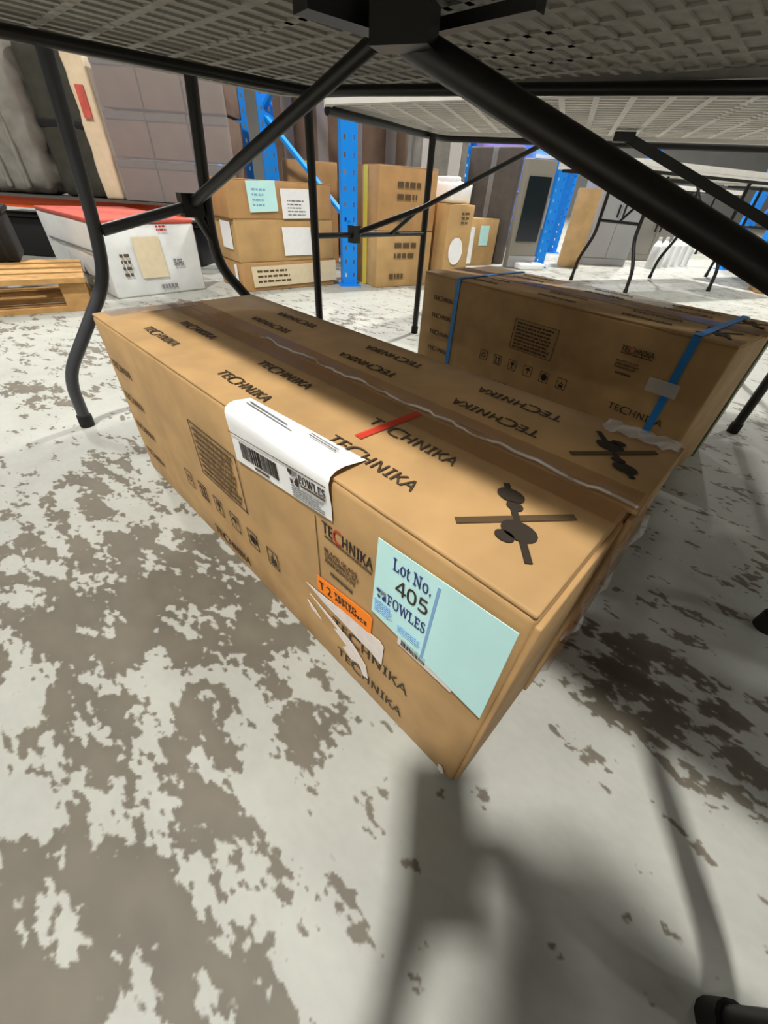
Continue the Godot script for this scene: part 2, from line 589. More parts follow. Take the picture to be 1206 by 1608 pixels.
func icon(parent: Node3D, kind: int, u: float, v: float, w: float, h: float) -> void:
	var X := Vector3.RIGHT
	var st := begin()
	var z := 0.0018
	var t := w * 0.045
	add_box(st, Vector3(w / 2, t / 2, 0), Vector3(w, t, 0.0005))
	add_box(st, Vector3(w / 2, h - t / 2, 0), Vector3(w, t, 0.0005))
	add_box(st, Vector3(t / 2, h / 2, 0), Vector3(t, h, 0.0005))
	add_box(st, Vector3(w - t / 2, h / 2, 0), Vector3(t, h, 0.0005))
	var c := Vector3(w / 2, h / 2, 0)
	match kind:
		0:       # recycling arrows, as three bent strokes
			for i in 3:
				var a := TAU * i / 3.0 + 0.5
				add_bar(st, c + Vector3(cos(a), sin(a), 0) * w * 0.27, c + Vector3(cos(a + 1.5), sin(a + 1.5), 0) * w * 0.27, w * 0.09, 0.0005, Vector3.BACK)
		1:       # this way up
			for s in [-0.2, 0.2]:
				add_box(st, c + Vector3(w * s, -h * 0.03, 0), Vector3(w * 0.11, h * 0.55, 0.0005))
				add_box(st, c + Vector3(w * s, h * 0.26, 0), Vector3(w * 0.24, h * 0.10, 0.0005))
			add_box(st, c + Vector3(0, -h * 0.36, 0), Vector3(w * 0.7, h * 0.05, 0.0005))
		2:       # glass
			add_box(st, c + Vector3(0, h * 0.17, 0), Vector3(w * 0.36, h * 0.28, 0.0005))
			add_box(st, c + Vector3(0, -h * 0.1, 0), Vector3(w * 0.08, h * 0.34, 0.0005))
			add_box(st, c + Vector3(0, -h * 0.28, 0), Vector3(w * 0.34, h * 0.05, 0.0005))
		3:       # umbrella
			for i in 6:
				var a := PI * i / 6.0
				add_bar(st, c + Vector3(cos(a), sin(a), 0) * w * 0.17 + Vector3(0, h * 0.08, 0), c + Vector3(cos(a + PI / 6), sin(a + PI / 6), 0) * w * 0.17 + Vector3(0, h * 0.08, 0), w * 0.2, 0.0005, Vector3.BACK)
			add_box(st, c + Vector3(0, -h * 0.12, 0), Vector3(w * 0.05, h * 0.4, 0.0005))
		4:       # the solid sunlight mark
			for i in 8:
				var a := TAU * i / 8.0
				add_bar(st, c, c + Vector3(cos(a), sin(a), 0) * w * 0.34, w * 0.2, 0.0005, Vector3.BACK)
		_:       # stacking limit
			add_box(st, c + Vector3(0, -h * 0.22, 0), Vector3(w * 0.45, h * 0.26, 0.0005))
			add_box(st, c + Vector3(0, h * 0.02, 0), Vector3(w * 0.5, h * 0.05, 0.0005))
			add_box(st, c + Vector3(0, h * 0.2, 0), Vector3(w * 0.06, h * 0.25, 0.0005))
	part("handling_icon", done(st), M.ink, parent, Transform3D(Basis.IDENTITY, Vector3(u, v, z)))

func printed_carton(called: String, label: String, at: Vector3, turn: float, vs: float, du: float, group: String) -> Node3D:
	# origin: lower left corner of the printed long side; x along the side, z out of it
	var t := thing(called, label, "carton", at, turn, group)
	var xf := Transform3D(Basis.IDENTITY, Vector3(0, 0, -CW))
	part("body", soft_box(Vector3(CL, CH - 0.004, CW), 0.006, 0.0016, 7, 0.05), M.board, t, xf)
	var half := CW / 2 - 0.0012
	part("flap", soft_box(Vector3(CL - 0.002, 0.005, half), 0.0022, 0.0, 2, 0.2), M.board, t, Transform3D(Basis.IDENTITY, Vector3(0.001, CH - 0.005, -half - 0.001)))
	part("flap", soft_box(Vector3(CL - 0.002, 0.005, half), 0.0022, 0.0, 2, 0.2), M.board, t, Transform3D(Basis.IDENTITY, Vector3(0.010, CH - 0.0045, -CW + 0.001)))
	var X := Vector3.RIGHT
	var Y := Vector3.UP
	var Zn := Vector3.FORWARD
	var V := func(v: float) -> float: return CH - (CH - v) * vs
	# long side
	for i in 4:
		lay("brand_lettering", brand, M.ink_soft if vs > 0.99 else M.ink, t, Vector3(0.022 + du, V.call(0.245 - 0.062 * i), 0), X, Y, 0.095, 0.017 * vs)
	lay("notice_frame", frame_mesh(0.135, 0.094, 0.0012), M.ink, t, Vector3(0.345 + du, V.call(0.168), 0), X, Y, 0.135, 0.094 * vs)
	lay("notice_print", dashes(0.118, 0.074, 8, 31, 0.5, 0.2), M.ink_soft, t, Vector3(0.354 + du, V.call(0.174), 0), X, Y, 0.115, 0.080 * vs)
	for i in 6:
		icon(t, i, 0.250 + 0.0535 * i + du, V.call(0.097), 0.027, 0.034 * vs)
	lay("brand_lettering", brand, M.ink_brand, t, Vector3(0.320 + du, V.call(0.022), 0), X, Y, 0.122, 0.021 * vs)
	lay("brand_lettering", brand_rest, M.ink, t, Vector3(0.657 + du * 0.4, V.call(0.257), 0), X, Y, 0.074, 0.0150 * vs)
	lay("brand_initial", brand_c, M.ink_red, t, Vector3(0.657 + 0.0173 + du * 0.4, V.call(0.2551), 0), X, Y, 0.0125, 0.0182 * vs)
	lay("model_print", dashes(0.07, 0.0022, 1, 5, 0.6, 0.0), M.ink_soft, t, Vector3(0.660 + du * 0.4, V.call(0.2515), 0), X, Y, 0.070, 0.0022)
	lay("model_print", word_mesh([["BLACK GLASS", 0, 2.6, 7.4, 0.9], ["UNDERMOUNT", 0, 1.3, 7.8, 0.9], ["RANGEHOOD", 0, 0, 7.0, 0.9]]), M.ink_soft, t, Vector3(0.658 + du * 0.4, V.call(0.212), 0), X, Y, 0.054, 0.0225 * vs)
	lay("model_print", dashes(0.034, 0.004, 1, 8, 0.8, 0.0), M.ink_soft, t, Vector3(0.666 + du * 0.4, V.call(0.196), 0), X, Y, 0.036, 0.0045)
	lay("brand_lettering", brand, M.ink_brand, t, Vector3(0.665 + du, V.call(0.096), 0), X, Y, 0.128, 0.022 * vs)
	lay("brand_lettering", brand, M.ink_brand, t, Vector3(0.672 + du, V.call(0.034), 0), X, Y, 0.118, 0.022 * vs)
	# flaps
	for i in 3:
		var u: float = [0.142, 0.392, 0.620][i]
		lay("brand_lettering", brand, M.ink_brand, t, Vector3(u, CH, -0.034), X, Zn, 0.116, 0.018)
		lay("brand_lettering", brand, M.ink_brand, t, Vector3(u, CH, -0.093), X, Zn, 0.116, 0.018)
		var u2: float = [0.30, 0.548, 0.762][i]
		lay("brand_lettering", brand, M.ink_brand, t, Vector3(u2, CH + 0.0005, -0.224), -X, -Zn, 0.116, 0.018)
		lay("brand_lettering", brand, M.ink_brand, t, Vector3(u2, CH + 0.0005, -0.280), -X, -Zn, 0.116, 0.018)
	hook_mark(t, Vector3(0.816, CH, -0.073), X, Zn, 1.0)
	hook_mark(t, Vector3(0.832, CH + 0.0005, -0.242), -X, -Zn, 0.95)
	return t

# curved sheet: a strip of paper that follows a profile of (y, z) points along x
func bent_sheet(x0: float, x1: float, prof: Array, prof1: Array, th := 0.0004) -> ArrayMesh:
	var st := begin()
	var n := 8
	for i in n:
		for k in prof.size() - 1:
			var q := []
			for c in [[i, k], [i, k + 1], [i + 1, k + 1], [i + 1, k]]:
				var f := float(c[0]) / n
				var a: Vector2 = prof[c[1]]
				var b: Vector2 = prof1[c[1]]
				var p := a.lerp(b, f)
				q.append(Vector3(lerpf(x0, x1, f), p.x, p.y))
			quad(st, q[0], q[1], q[2], q[3], 1)
	return done(st)

func near_carton() -> void:
	var t := printed_carton("rangehood_carton", "long brown printed carton with white and pale blue lot labels under the table", Vector3(-0.54694, 0.0, -0.72871), -42.3, 1.0, 0.0, "")
	var X := Vector3.RIGHT
	var Y := Vector3.UP
	# tape over the seam of the flaps and down the near end
	var st := begin()
	var rr := RandomNumberGenerator.new()
	rr.seed = 4
	var prev := []
	var nn := 60
	for i in nn + 1:
		var u := CL * i / nn + 0.004
		var row := []
		for k in 7:
			var dz := -0.032 + 0.064 * k / 6.0
			var up := 0.0012 + (0.0008 * rr.randf() if k != 3 else 0.0042 + 0.0022 * sin(u * 46.0) + rr.randf() * 0.0012)
			row.append(Vector3(u, CH + up, -CW / 2 - dz))
		if i > 0:
			for k in 6:
				quad(st, prev[k], row[k], row[k + 1], prev[k + 1], 1)
		prev = row
	part("seam_tape", done(st), M.tape, t)
	# the ridge of wrinkled clear tape along the seam
	var rd := begin()
	var pts := PackedVector3Array()
	for i in 70:
		var u := 0.30 + (CL + 0.006 - 0.30) * i / 69.0
		pts.append(Vector3(u, CH + 0.0048 + 0.0022 * sin(u * 120.0) * rr.randf(), -CW / 2 + 0.0024 * sin(u * 55.0) + rr.randf_range(-0.0016, 0.0016)))
	add_tube(rd, pts, 0.0018, 6)
	part("tape_wrinkle", done(rd), M.film_white, t)
	var et := begin()
	var pv := []
	for i in 15:
		var y := CH + 0.004 - 0.26 * i / 14.0
		var row := []
		for k in 7:
			var dz := -0.032 + 0.064 * k / 6.0
			var ox := 0.0125 + (rr.randf() * 0.002) + (0.0065 if k == 3 else 0.0)
			row.append(Vector3(CL + ox - 0.004, y, -CW / 2 - dz))
		if i > 0:
			for k in 6:
				quad(et, pv[k], row[k], row[k + 1], pv[k + 1], 1)
		pv = row
	part("end_tape", done(et), M.tape, t)
	var es := begin()
	var ep := PackedVector3Array()
	for i in 20:
		ep.append(Vector3(CL + 0.014 + 0.004 * sin(i * 0.9), CH + 0.002 - 0.19 * i / 19.0, -CW / 2 + 0.004 * sin(i * 1.7)))
	add_tube(es, ep, 0.0022, 6)
	part("tape_wrinkle", done(es), M.film, t)
	# end flaps seen on the short side
	part("end_flap", soft_box(Vector3(0.005, CH - 0.02, CW / 2 - 0.006), 0.002, 0.001, 3, 0.08), M.board, t, Transform3D(Basis.IDENTITY, Vector3(CL - 0.001, 0.008, -CW / 2 + 0.003)))
	part("end_flap", soft_box(Vector3(0.005, CH - 0.016, CW / 2 - 0.006), 0.002, 0.001, 4, 0.08), M.board, t, Transform3D(Basis.IDENTITY, Vector3(CL + 0.003, 0.004, -CW + 0.003)))
	# tape at the far end of the top
	var ft := begin()
	add_box(ft, Vector3(0.022, CH + 0.0013, -0.10), Vector3(0.045, 0.0006, 0.16))
	part("tape_strip", done(ft), M.film, t)
	# red marker stroke
	var rm := begin()
	add_bar(rm, Vector3(0.638, CH + 0.0016, -0.064), Vector3(0.643, CH + 0.0016, -0.155), 0.010, 0.0005)
	part("red_stroke", done(rm), M.marker_red, t)
	# white auction label folded over the edge
	var pr := []
	var pr1 := []
	for p in [[CH - 0.070, 0.0026], [CH - 0.040, 0.0028], [CH - 0.016, 0.0042], [CH - 0.006, 0.0044], [CH - 0.0005, 0.0022], [CH + 0.0028, -0.003], [CH + 0.0040, -0.010], [CH + 0.0024, -0.022], [CH + 0.0016, -0.030]]:
		pr.append(Vector2(p[0], p[1]))
	for p in [[CH - 0.050, 0.0026], [CH - 0.030, 0.0030], [CH - 0.012, 0.0050], [CH - 0.004, 0.0050], [CH + 0.0025, 0.0026], [CH + 0.0058, -0.004], [CH + 0.0064, -0.014], [CH + 0.0036, -0.030], [CH + 0.0016, -0.041]]:
		pr1.append(Vector2(p[0], p[1]))
	var lab := part("white_label", bent_sheet(0.489, 0.676, pr, pr1), M.paper, t)
	var sl := Vector3(0.184, 0.019, 0).normalized()
	var sy := Vector3(-sl.y, sl.x, 0)
	lay("rule_line", dashes(0.18, 0.001, 1, 3, 1.0, 0.0), M.ink_soft, lab, Vector3(0.489, 0.3035, 0.004), sl, sy, 0.183, 0.0007, 0.001)
	lay("barcode", bars(0.076, 0.021, 12), M.ink, lab, Vector3(0.511, 0.2765, 0.0028), sl, sy, 0.077, 0.021, 0.0008)
	lay("barcode_number", dashes(0.03, 0.003, 1, 14, 0.7, 0.0), M.ink_soft, lab, Vector3(0.537, 0.2735, 0.0028), sl, sy, 0.030, 0.0028, 0.0008)
	logo(lab, Vector3(0.610, 0.2955, 0.0036), sl, sy, 0.017, M.ink)
	lay("company_lettering", text_mesh("FOWLES", true), M.ink, lab, Vector3(0.6285, 0.3045, 0.0040), sl, sy, 0.042, 0.0095, 0.0008)
	lay("fine_print", dashes(0.038, 0.003, 1, 41, 0.7, 0.0), M.ink_soft, lab, Vector3(0.631, 0.3005, 0.0036), sl, sy, 0.038, 0.0024, 0.0008)
	lay("fine_print", dashes(0.052, 0.013, 5, 42, 0.35, 0.3), M.ink_grey, lab, Vector3(0.613, 0.2805, 0.003), sl, sy, 0.054, 0.013, 0.0008)
	lay("fine_print", dashes(0.09, 0.005, 2, 43, 0.35, 0.2), M.ink_grey, lab, Vector3(0.505, CH + 0.0040, -0.016), X, Vector3.FORWARD, 0.085, 0.006, 0.0006)
	lay("fine_print", dashes(0.04, 0.004, 2, 44, 0.3, 0.2), M.ink_grey, lab, Vector3(0.610, CH + 0.0060, -0.024), X, Vector3.FORWARD, 0.042, 0.004, 0.0006)
	# pale blue lot sheet
	var ls := part("lot_sheet", plate([Vector2(0.738, 0.307), Vector2(0.868, 0.313), Vector2(0.870, 0.183), Vector2(0.802, 0.192), Vector2(0.734, 0.201)], 0.0006), M.cyan, t, Transform3D(Basis.IDENTITY, Vector3(0, 0, 0.0026)))
	var ox := Vector3(0.068, 0.002, 0).normalized()
	var oy := Vector3(-ox.y, ox.x, 0)
	lay("lot_lettering", text_mesh("Lot No.", true), M.ink_navy, ls, Vector3(0.7575, 0.284, 0.0006), ox, oy, 0.041, 0.0145, 0.0003)
	lay("lot_number", text_mesh("405"), M.ink, ls, Vector3(0.7625, 0.258, 0.0006), ox, oy, 0.036, 0.0185, 0.0003)
	logo(ls, Vector3(0.7405, 0.2325, 0.0006), ox, oy, 0.0125, M.ink_navy)
	lay("company_lettering", text_mesh("FOWLES", true), M.ink_navy, ls, Vector3(0.7545, 0.2325, 0.0006), ox, oy, 0.045, 0.0145, 0.0003)
	lay("fine_print", dashes(0.024, 0.018, 7, 51, 0.3, 0.2), M.cyan_line, ls, Vector3(0.7385, 0.2095, 0.0006), ox, oy, 0.024, 0.018, 0.0003)
	lay("fine_print", dashes(0.026, 0.010, 4, 52, 0.3, 0.2), M.cyan_line, ls, Vector3(0.770, 0.206, 0.0006), ox, oy, 0.028, 0.010, 0.0003)
	var dv := begin()
	add_bar(dv, Vector3(0.8045, 0.302, 0.0009), Vector3(0.8015, 0.196, 0.0009), 0.0028, 0.0005, Vector3.BACK)
	part("divider_line", done(dv), M.cyan_line, ls)
	# older sticker peeking out below it
	var us := part("white_sticker", plate([Vector2(0.771, 0.200), Vector2(0.838, 0.200), Vector2(0.838, 0.1805), Vector2(0.771, 0.183)], 0.0004), M.paper_torn, t, Transform3D(Basis.IDENTITY, Vector3(0, 0, 0.0020)))
	lay("barcode", bars(0.03, 0.01, 19), M.ink, us, Vector3(0.776, 0.186, 0.0004), X, Y, 0.030, 0.012, 0.0002)
	# orange test sticker
	var os := part("orange_sticker", plate([Vector2(0.640, 0.175), Vector2(0.731, 0.188), Vector2(0.735, 0.184), Vector2(0.734, 0.158), Vector2(0.730, 0.1545), Vector2(0.644, 0.1475), Vector2(0.640, 0.151)], 0.0005), M.orange, t, Transform3D(Basis.IDENTITY, Vector3(0, 0, 0.0022)))
	var px := Vector3(0.09, 0.010, 0).normalized()
	var py := Vector3(-px.y, px.x, 0)
	lay("test_number", text_mesh("T 2"), M.ink, os, Vector3(0.646, 0.155, 0.0005), px, py, 0.022, 0.014, 0.0003)
	lay("sticker_lettering", word_mesh([["TESTED", 0, 1.4, 5.5, 1.0], ["APPLIANCE", 0, 0, 7.8, 1.0]]), M.ink, os, Vector3(0.674, 0.1595, 0.0005), px, py, 0.054, 0.0135, 0.0003)
	# remains of a torn white label
	part("torn_label", plate([Vector2(0.615, 0.138), Vector2(0.640, 0.141), Vector2(0.700, 0.152), Vector2(0.748, 0.158), Vector2(0.754, 0.152), Vector2(0.753, 0.114), Vector2(0.735, 0.120), Vector2(0.700, 0.124), Vector2(0.650, 0.129)], 0.0004), M.paper_torn, t, Transform3D(Basis.IDENTITY, Vector3(0, 0, 0.0021)))
	part("torn_label", plate([Vector2(0.620, 0.120), Vector2(0.662, 0.110), Vector2(0.705, 0.098), Vector2(0.728, 0.078), Vector2(0.733, 0.052), Vector2(0.724, 0.048), Vector2(0.716, 0.066), Vector2(0.700, 0.058), Vector2(0.684, 0.068), Vector2(0.692, 0.080), Vector2(0.668, 0.092), Vector2(0.676, 0.098), Vector2(0.648, 0.108)], 0.0004), M.paper_torn, t, Transform3D(Basis.IDENTITY, Vector3(0, 0, 0.0023)))
	part("torn_label", plate([Vector2(0.612, 0.100), Vector2(0.630, 0.092), Vector2(0.641, 0.082), Vector2(0.620, 0.086)], 0.0004), M.paper_torn, t, Transform3D(Basis.IDENTITY, Vector3(0, 0, 0.0021)))
	# torn corner showing bare paper
	part("torn_corner", plate([Vector2(0.853, 0.020), Vector2(0.858, 0.022), Vector2(0.862, 0.012), Vector2(0.860, 0.004), Vector2(0.854, 0.008)], 0.0006), M.paper_torn, t, Transform3D(Basis.IDENTITY, Vector3(0, 0, 0.0016)))
	# vertical print line
	var vl := begin()
	add_box(vl, Vector3(0.646, 0.222, 0.0016), Vector3(0.0008, 0.10, 0.0005))
	part("print_line", done(vl), M.ink_soft, t)
	# crumpled clear tape with a strip of print on the far edge
	var cr := begin()
	var cp := []
	for i in 13:
		var row := []
		for k in 4:
			row.append(Vector3(0.80 + 0.078 * i / 12.0, CH + 0.002 + 0.007 * rr.randf(), -0.285 - 0.030 * k / 3.0))
		if i > 0:
			for k in 3:
				quad(cr, cp[k], row[k], row[k + 1], cp[k + 1], 1)
		cp = row
	part("crumpled_tape", done(cr), M.film_white, t)

func logo(parent: Node3D, o: Vector3, xd: Vector3, yd: Vector3, s: float, m: Material) -> void:   # square mark with a tick cut out of it
	var st := begin()
	var z := xd.cross(yd)
	var P := func(a: float, b: float) -> Vector3: return o + xd * a * s + yd * b * s + z * 0.0009
	for q in [[[0.0, 1.0], [0.45, 1.0], [0.30, 0.55], [0.0, 0.75]], [[0.95, 0.75], [1.0, 0.0], [0.62, 0.0], [0.55, 0.25]], [[0.1, 0.35], [0.42, 0.30], [0.35, 0.0], [0.15, 0.0]]]:
		quad(st, P.call(q[0][0], q[0][1]), P.call(q[1][0], q[1][1]), P.call(q[2][0], q[2][1]), P.call(q[3][0], q[3][1]))
	part("company_mark", done(st), m, parent)
	var s2 := begin()
	for q in [[[0.48, 1.0], [1.0, 1.0], [0.96, 0.8], [0.40, 0.5]]]:
		quad(s2, P.call(q[0][0], q[0][1]), P.call(q[1][0], q[1][1]), P.call(q[2][0], q[2][1]), P.call(q[3][0], q[3][1]))
	part("company_mark", done(s2), M.ink_grey, parent)

func rear_carton() -> void:
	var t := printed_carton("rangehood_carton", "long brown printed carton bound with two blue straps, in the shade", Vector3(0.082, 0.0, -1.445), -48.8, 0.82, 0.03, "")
	for u in [0.150, 0.800]:
		var st := begin()
		add_box(st, Vector3(u, CH / 2, 0.0022), Vector3(0.016, CH, 0.0016))
		add_box(st, Vector3(u, CH + 0.0022, -CW / 2), Vector3(0.016, 0.0016, CW + 0.006))
		add_box(st, Vector3(u, CH / 2, -CW - 0.0022), Vector3(0.016, CH, 0.0016))
		part("blue_strap", done(st), M.blue_strap, t)
	var g := begin()
	add_box(g, Vector3(CL + 0.0026, CH / 2, -CW * 0.82), Vector3(0.0016, CH, 0.016))
	part("green_strap", done(g), M.green_strap, t)
	var c := begin()
	add_box(c, Vector3(0.787, 0.222, 0.0038), Vector3(0.066, 0.030, 0.0008))
	part("tape_patch", done(c), M.film_white, t)
	var e := begin()
	add_box(e, Vector3(CL / 2, CH + 0.0016, -CW / 2), Vector3(CL, 0.0008, 0.06))
	part("seam_tape", done(e), M.tape, t)
	var w := begin()
	add_box(w, Vector3(0.50, CH + 0.0014, -0.26), Vector3(0.32, 0.0006, 0.09))
	part("tape_strip", done(w), M.film, t)

# ---------------------------------------------------------------- folding tables
func table_top(t: Node3D, poly: PackedVector2Array, y0: float, y1: float, m: Material, ribs: bool, rib_dir: Vector2) -> void:
	var r := round_poly(poly, 0.05)
	var st := begin()
	slab(r, y0 + 0.012, y1, st)
	wpart("tabletop", st, m, t)
	var rim := begin()
	var inn := inset(r, 0.022)
	for i in r.size():
		var a := r[i]
		var b := r[(i + 1) % r.size()]
		var ca := Geometry2D.get_closest_point_to_segment(a, a, b)
		var ia := nearest(inn, a)
		var ib := nearest(inn, b)
		quad(rim, Vector3(a.x, y0, a.y), Vector3(ia.x, y0, ia.y), Vector3(ib.x, y0, ib.y), Vector3(b.x, y0, b.y))
		quad(rim, Vector3(a.x, y0, a.y), Vector3(b.x, y0, b.y), Vector3(b.x, y0 + 0.014, b.y), Vector3(a.x, y0 + 0.014, a.y))
		quad(rim, Vector3(ib.x, y0, ib.y), Vector3(ia.x, y0, ia.y), Vector3(ia.x, y0 + 0.014, ia.y), Vector3(ib.x, y0 + 0.014, ib.y))
	wpart("rim", rim, m, t)
	if ribs:
		var rb := begin()
		var d := rib_dir.normalized()
		var nrm := Vector2(-d.y, d.x)
		var area := inset(r, 0.03)
		var cen := Vector2.ZERO
		for p in r: cen += p / r.size()
		for pass_ in 2:
			var dd := d if pass_ == 0 else nrm
			var nn := nrm if pass_ == 0 else d
			var gap := 0.034 if pass_ == 0 else 0.075
			for i in range(-70, 71):
				var c := cen + nn * gap * i
				for seg in Geometry2D.intersect_polyline_with_polygon(PackedVector2Array([c - dd * 2.5, c + dd * 2.5]), area):
					var a := Vector3(seg[0].x, y0 + 0.0106, seg[0].y)
					var b := Vector3(seg[seg.size() - 1].x, y0 + 0.0106, seg[seg.size() - 1].y)
					if a.distance_to(b) > 0.01:
						add_bar(rb, a, b, 0.010 if pass_ == 0 else 0.014, 0.0032)
		var o := wpart("underside_ribs", rb, m, t)
		o.set_meta("kind", "stuff")

func nearest(poly: PackedVector2Array, p: Vector2) -> Vector2:
	var best := poly[0]
	var bd := 1e9
	for i in poly.size():
		var q := Geometry2D.get_closest_point_to_segment(p, poly[i], poly[(i + 1) % poly.size()])
		if q.distance_to(p) < bd:
			bd = q.distance_to(p)
			best = q
	return best

func leg(t: Node3D, pts: Array, r: float, m: Material, foot := true) -> void:
	var st := begin()
	add_tube(st, fillet(pts, 0.05), r, 14)
	var o := wpart("leg", st, m, t)
	if foot:
		var f := begin()
		var e: Vector3 = pts[pts.size() - 1]
		var b: Vector3 = pts[pts.size() - 2]
		add_tube(f, PackedVector3Array([e, e + (b - e).normalized() * 0.03]), r * 1.25, 14)
		var w := part("foot_cap", done(f), M.rubber, o, o.global_transform.affine_inverse())

func rod(t: Node3D, called: String, a: Vector3, b: Vector3, r: float, m: Material) -> void:
	var st := begin()
	add_tube(st, PackedVector3Array([a, b]), r, 12)
	wpart(called, st, m, t)

func flat(t: Node3D, called: String, a: Vector3, b: Vector3, w: float, th: float, m: Material, up := Vector3.UP) -> void:
	var st := begin()
	add_bar(st, a, b, w, th, up)
	wpart(called, st, m, t)

func near_table() -> void:
	var t := thing("folding_table", "grey plastic folding table with black steel legs standing over the labelled carton", "table", Vector3(0.1, 0, -0.6))
	var poly := PackedVector2Array([Vector2(-0.855, -0.935), Vector2(0.60, 0.335), Vector2(1.25, -0.63), Vector2(-0.325, -1.492)])
	table_top(t, poly, 0.700, 0.745, M.table_grey, true, Vector2(0.663, -0.748))
	# steel rails under the rim
	var y := 0.688
	var a := at_height(-60, 36, y)
	var b := at_height(450, 141, y)
	var c := at_height(540, 142, y)
	var d := at_height(1206, 138, y)
	d = c + (d - c) * 1.5
	var near0 := Vector3(-0.70, y, -0.84)
	var near1 := Vector3(0.54, y, 0.24)
	var st := begin()
	add_tube(st, fillet([near0 + (a - near0).normalized() * 0.02, a, b.lerp(c, 0.45) + Vector3(-0.01, 0, -0.03), c, d], 0.10, 8), 0.0095, 10)
	wpart("frame_rail", st, M.black_steel, t)
	flat(t, "frame_rail", near0, near1, 0.025, 0.025, M.black_steel)
	# left leg frame
	var f0 := at_height(138, 668, 0.0)
	leg(t, [Vector3(-0.640, 0.700, -1.000), over(150, 360, f0), over(165, 440, f0), over(107, 592, f0), f0], 0.0135, M.grey_steel)
	var g := Vector3(-0.455, 0, -1.225)
	leg(t, [Vector3(-0.470, 0.700, -1.200), Vector3(-0.497, 0.43, -1.208), Vector3(-0.492, 0.345, -1.210), Vector3(-0.385, 0.14, -1.345), Vector3(-0.370, 0.0, -1.365)], 0.0135, M.black_steel)
	var cb0 := Vector3(-0.672, 0.395, -1.002)
	var cb1 := at_height(300, 322, 0.470)
	cb1 = Vector3(0, CAM_H, 0) + ray(300, 322) * 0.93
	rod(t, "crossbar", over(160, 362, f0), cb1, 0.011, M.grey_steel)
	rod(t, "crossbar", cb1, Vector3(-0.495, 0.40, -1.209), 0.011, M.black_steel)
	var hub := begin()
	add_box(hub, cb1, Vector3(0.05, 0.045, 0.03), Basis(UP, 0.8))
	wpart("hinge", hub, M.black_steel, t)
	var br := at_height(588, 66, 0.690)
	rod(t, "brace", cb1, br, 0.0115, M.black_steel)
	# centre bracket and the right brace
	var ca := at_height(470, -8, 0.692)
	var cc := at_height(650, 52, 0.692)
	flat(t, "centre_beam", ca, cc, 0.034, 0.024, M.black_steel)
	flat(t, "centre_beam", cc, at_height(850, 6, 0.692), 0.02, 0.012, M.black_steel)
	var bb := begin()
	add_box(bb, at_height(635, 42, 0.678), Vector3(0.075, 0.035, 0.04), Basis(UP, -0.35))
	wpart("hinge", bb, M.black_steel, t)
	var b0 := at_height(640, 62, 0.675)
	var b1 := Vector3(0.435, 0.455, -0.265)
	var b2 := Vector3(0, CAM_H, 0) + ray(1206, 424) * 0.43
	b1 = b0 + (b2 - b0) * 1.25
	rod(t, "brace", b0, b1, 0.0175, M.black_steel)
	# right leg frame, mostly outside the view
	var n0 := at_height(1125, 1612, 0.0)
	var n1 := at_height(1200, 985, 0.0)
	n0.y = 0.0
	leg(t, [Vector3(0.262, 0.700, -0.085), Vector3(0.285, 0.43, -0.09), Vector3(0.292, 0.34, -0.08), n0 + Vector3(0, 0.13, 0), n0], 0.0135, M.black_steel)
	leg(t, [Vector3(0.52, 0.700, -0.32), Vector3(0.565, 0.43, -0.33), Vector3(0.57, 0.34, -0.335), n1 + Vector3(0, 0.13, 0), n1], 0.0135, M.black_steel)
	rod(t, "crossbar", Vector3(0.285, 0.43, -0.09), Vector3(0.565, 0.43, -0.33), 0.011, M.black_steel)

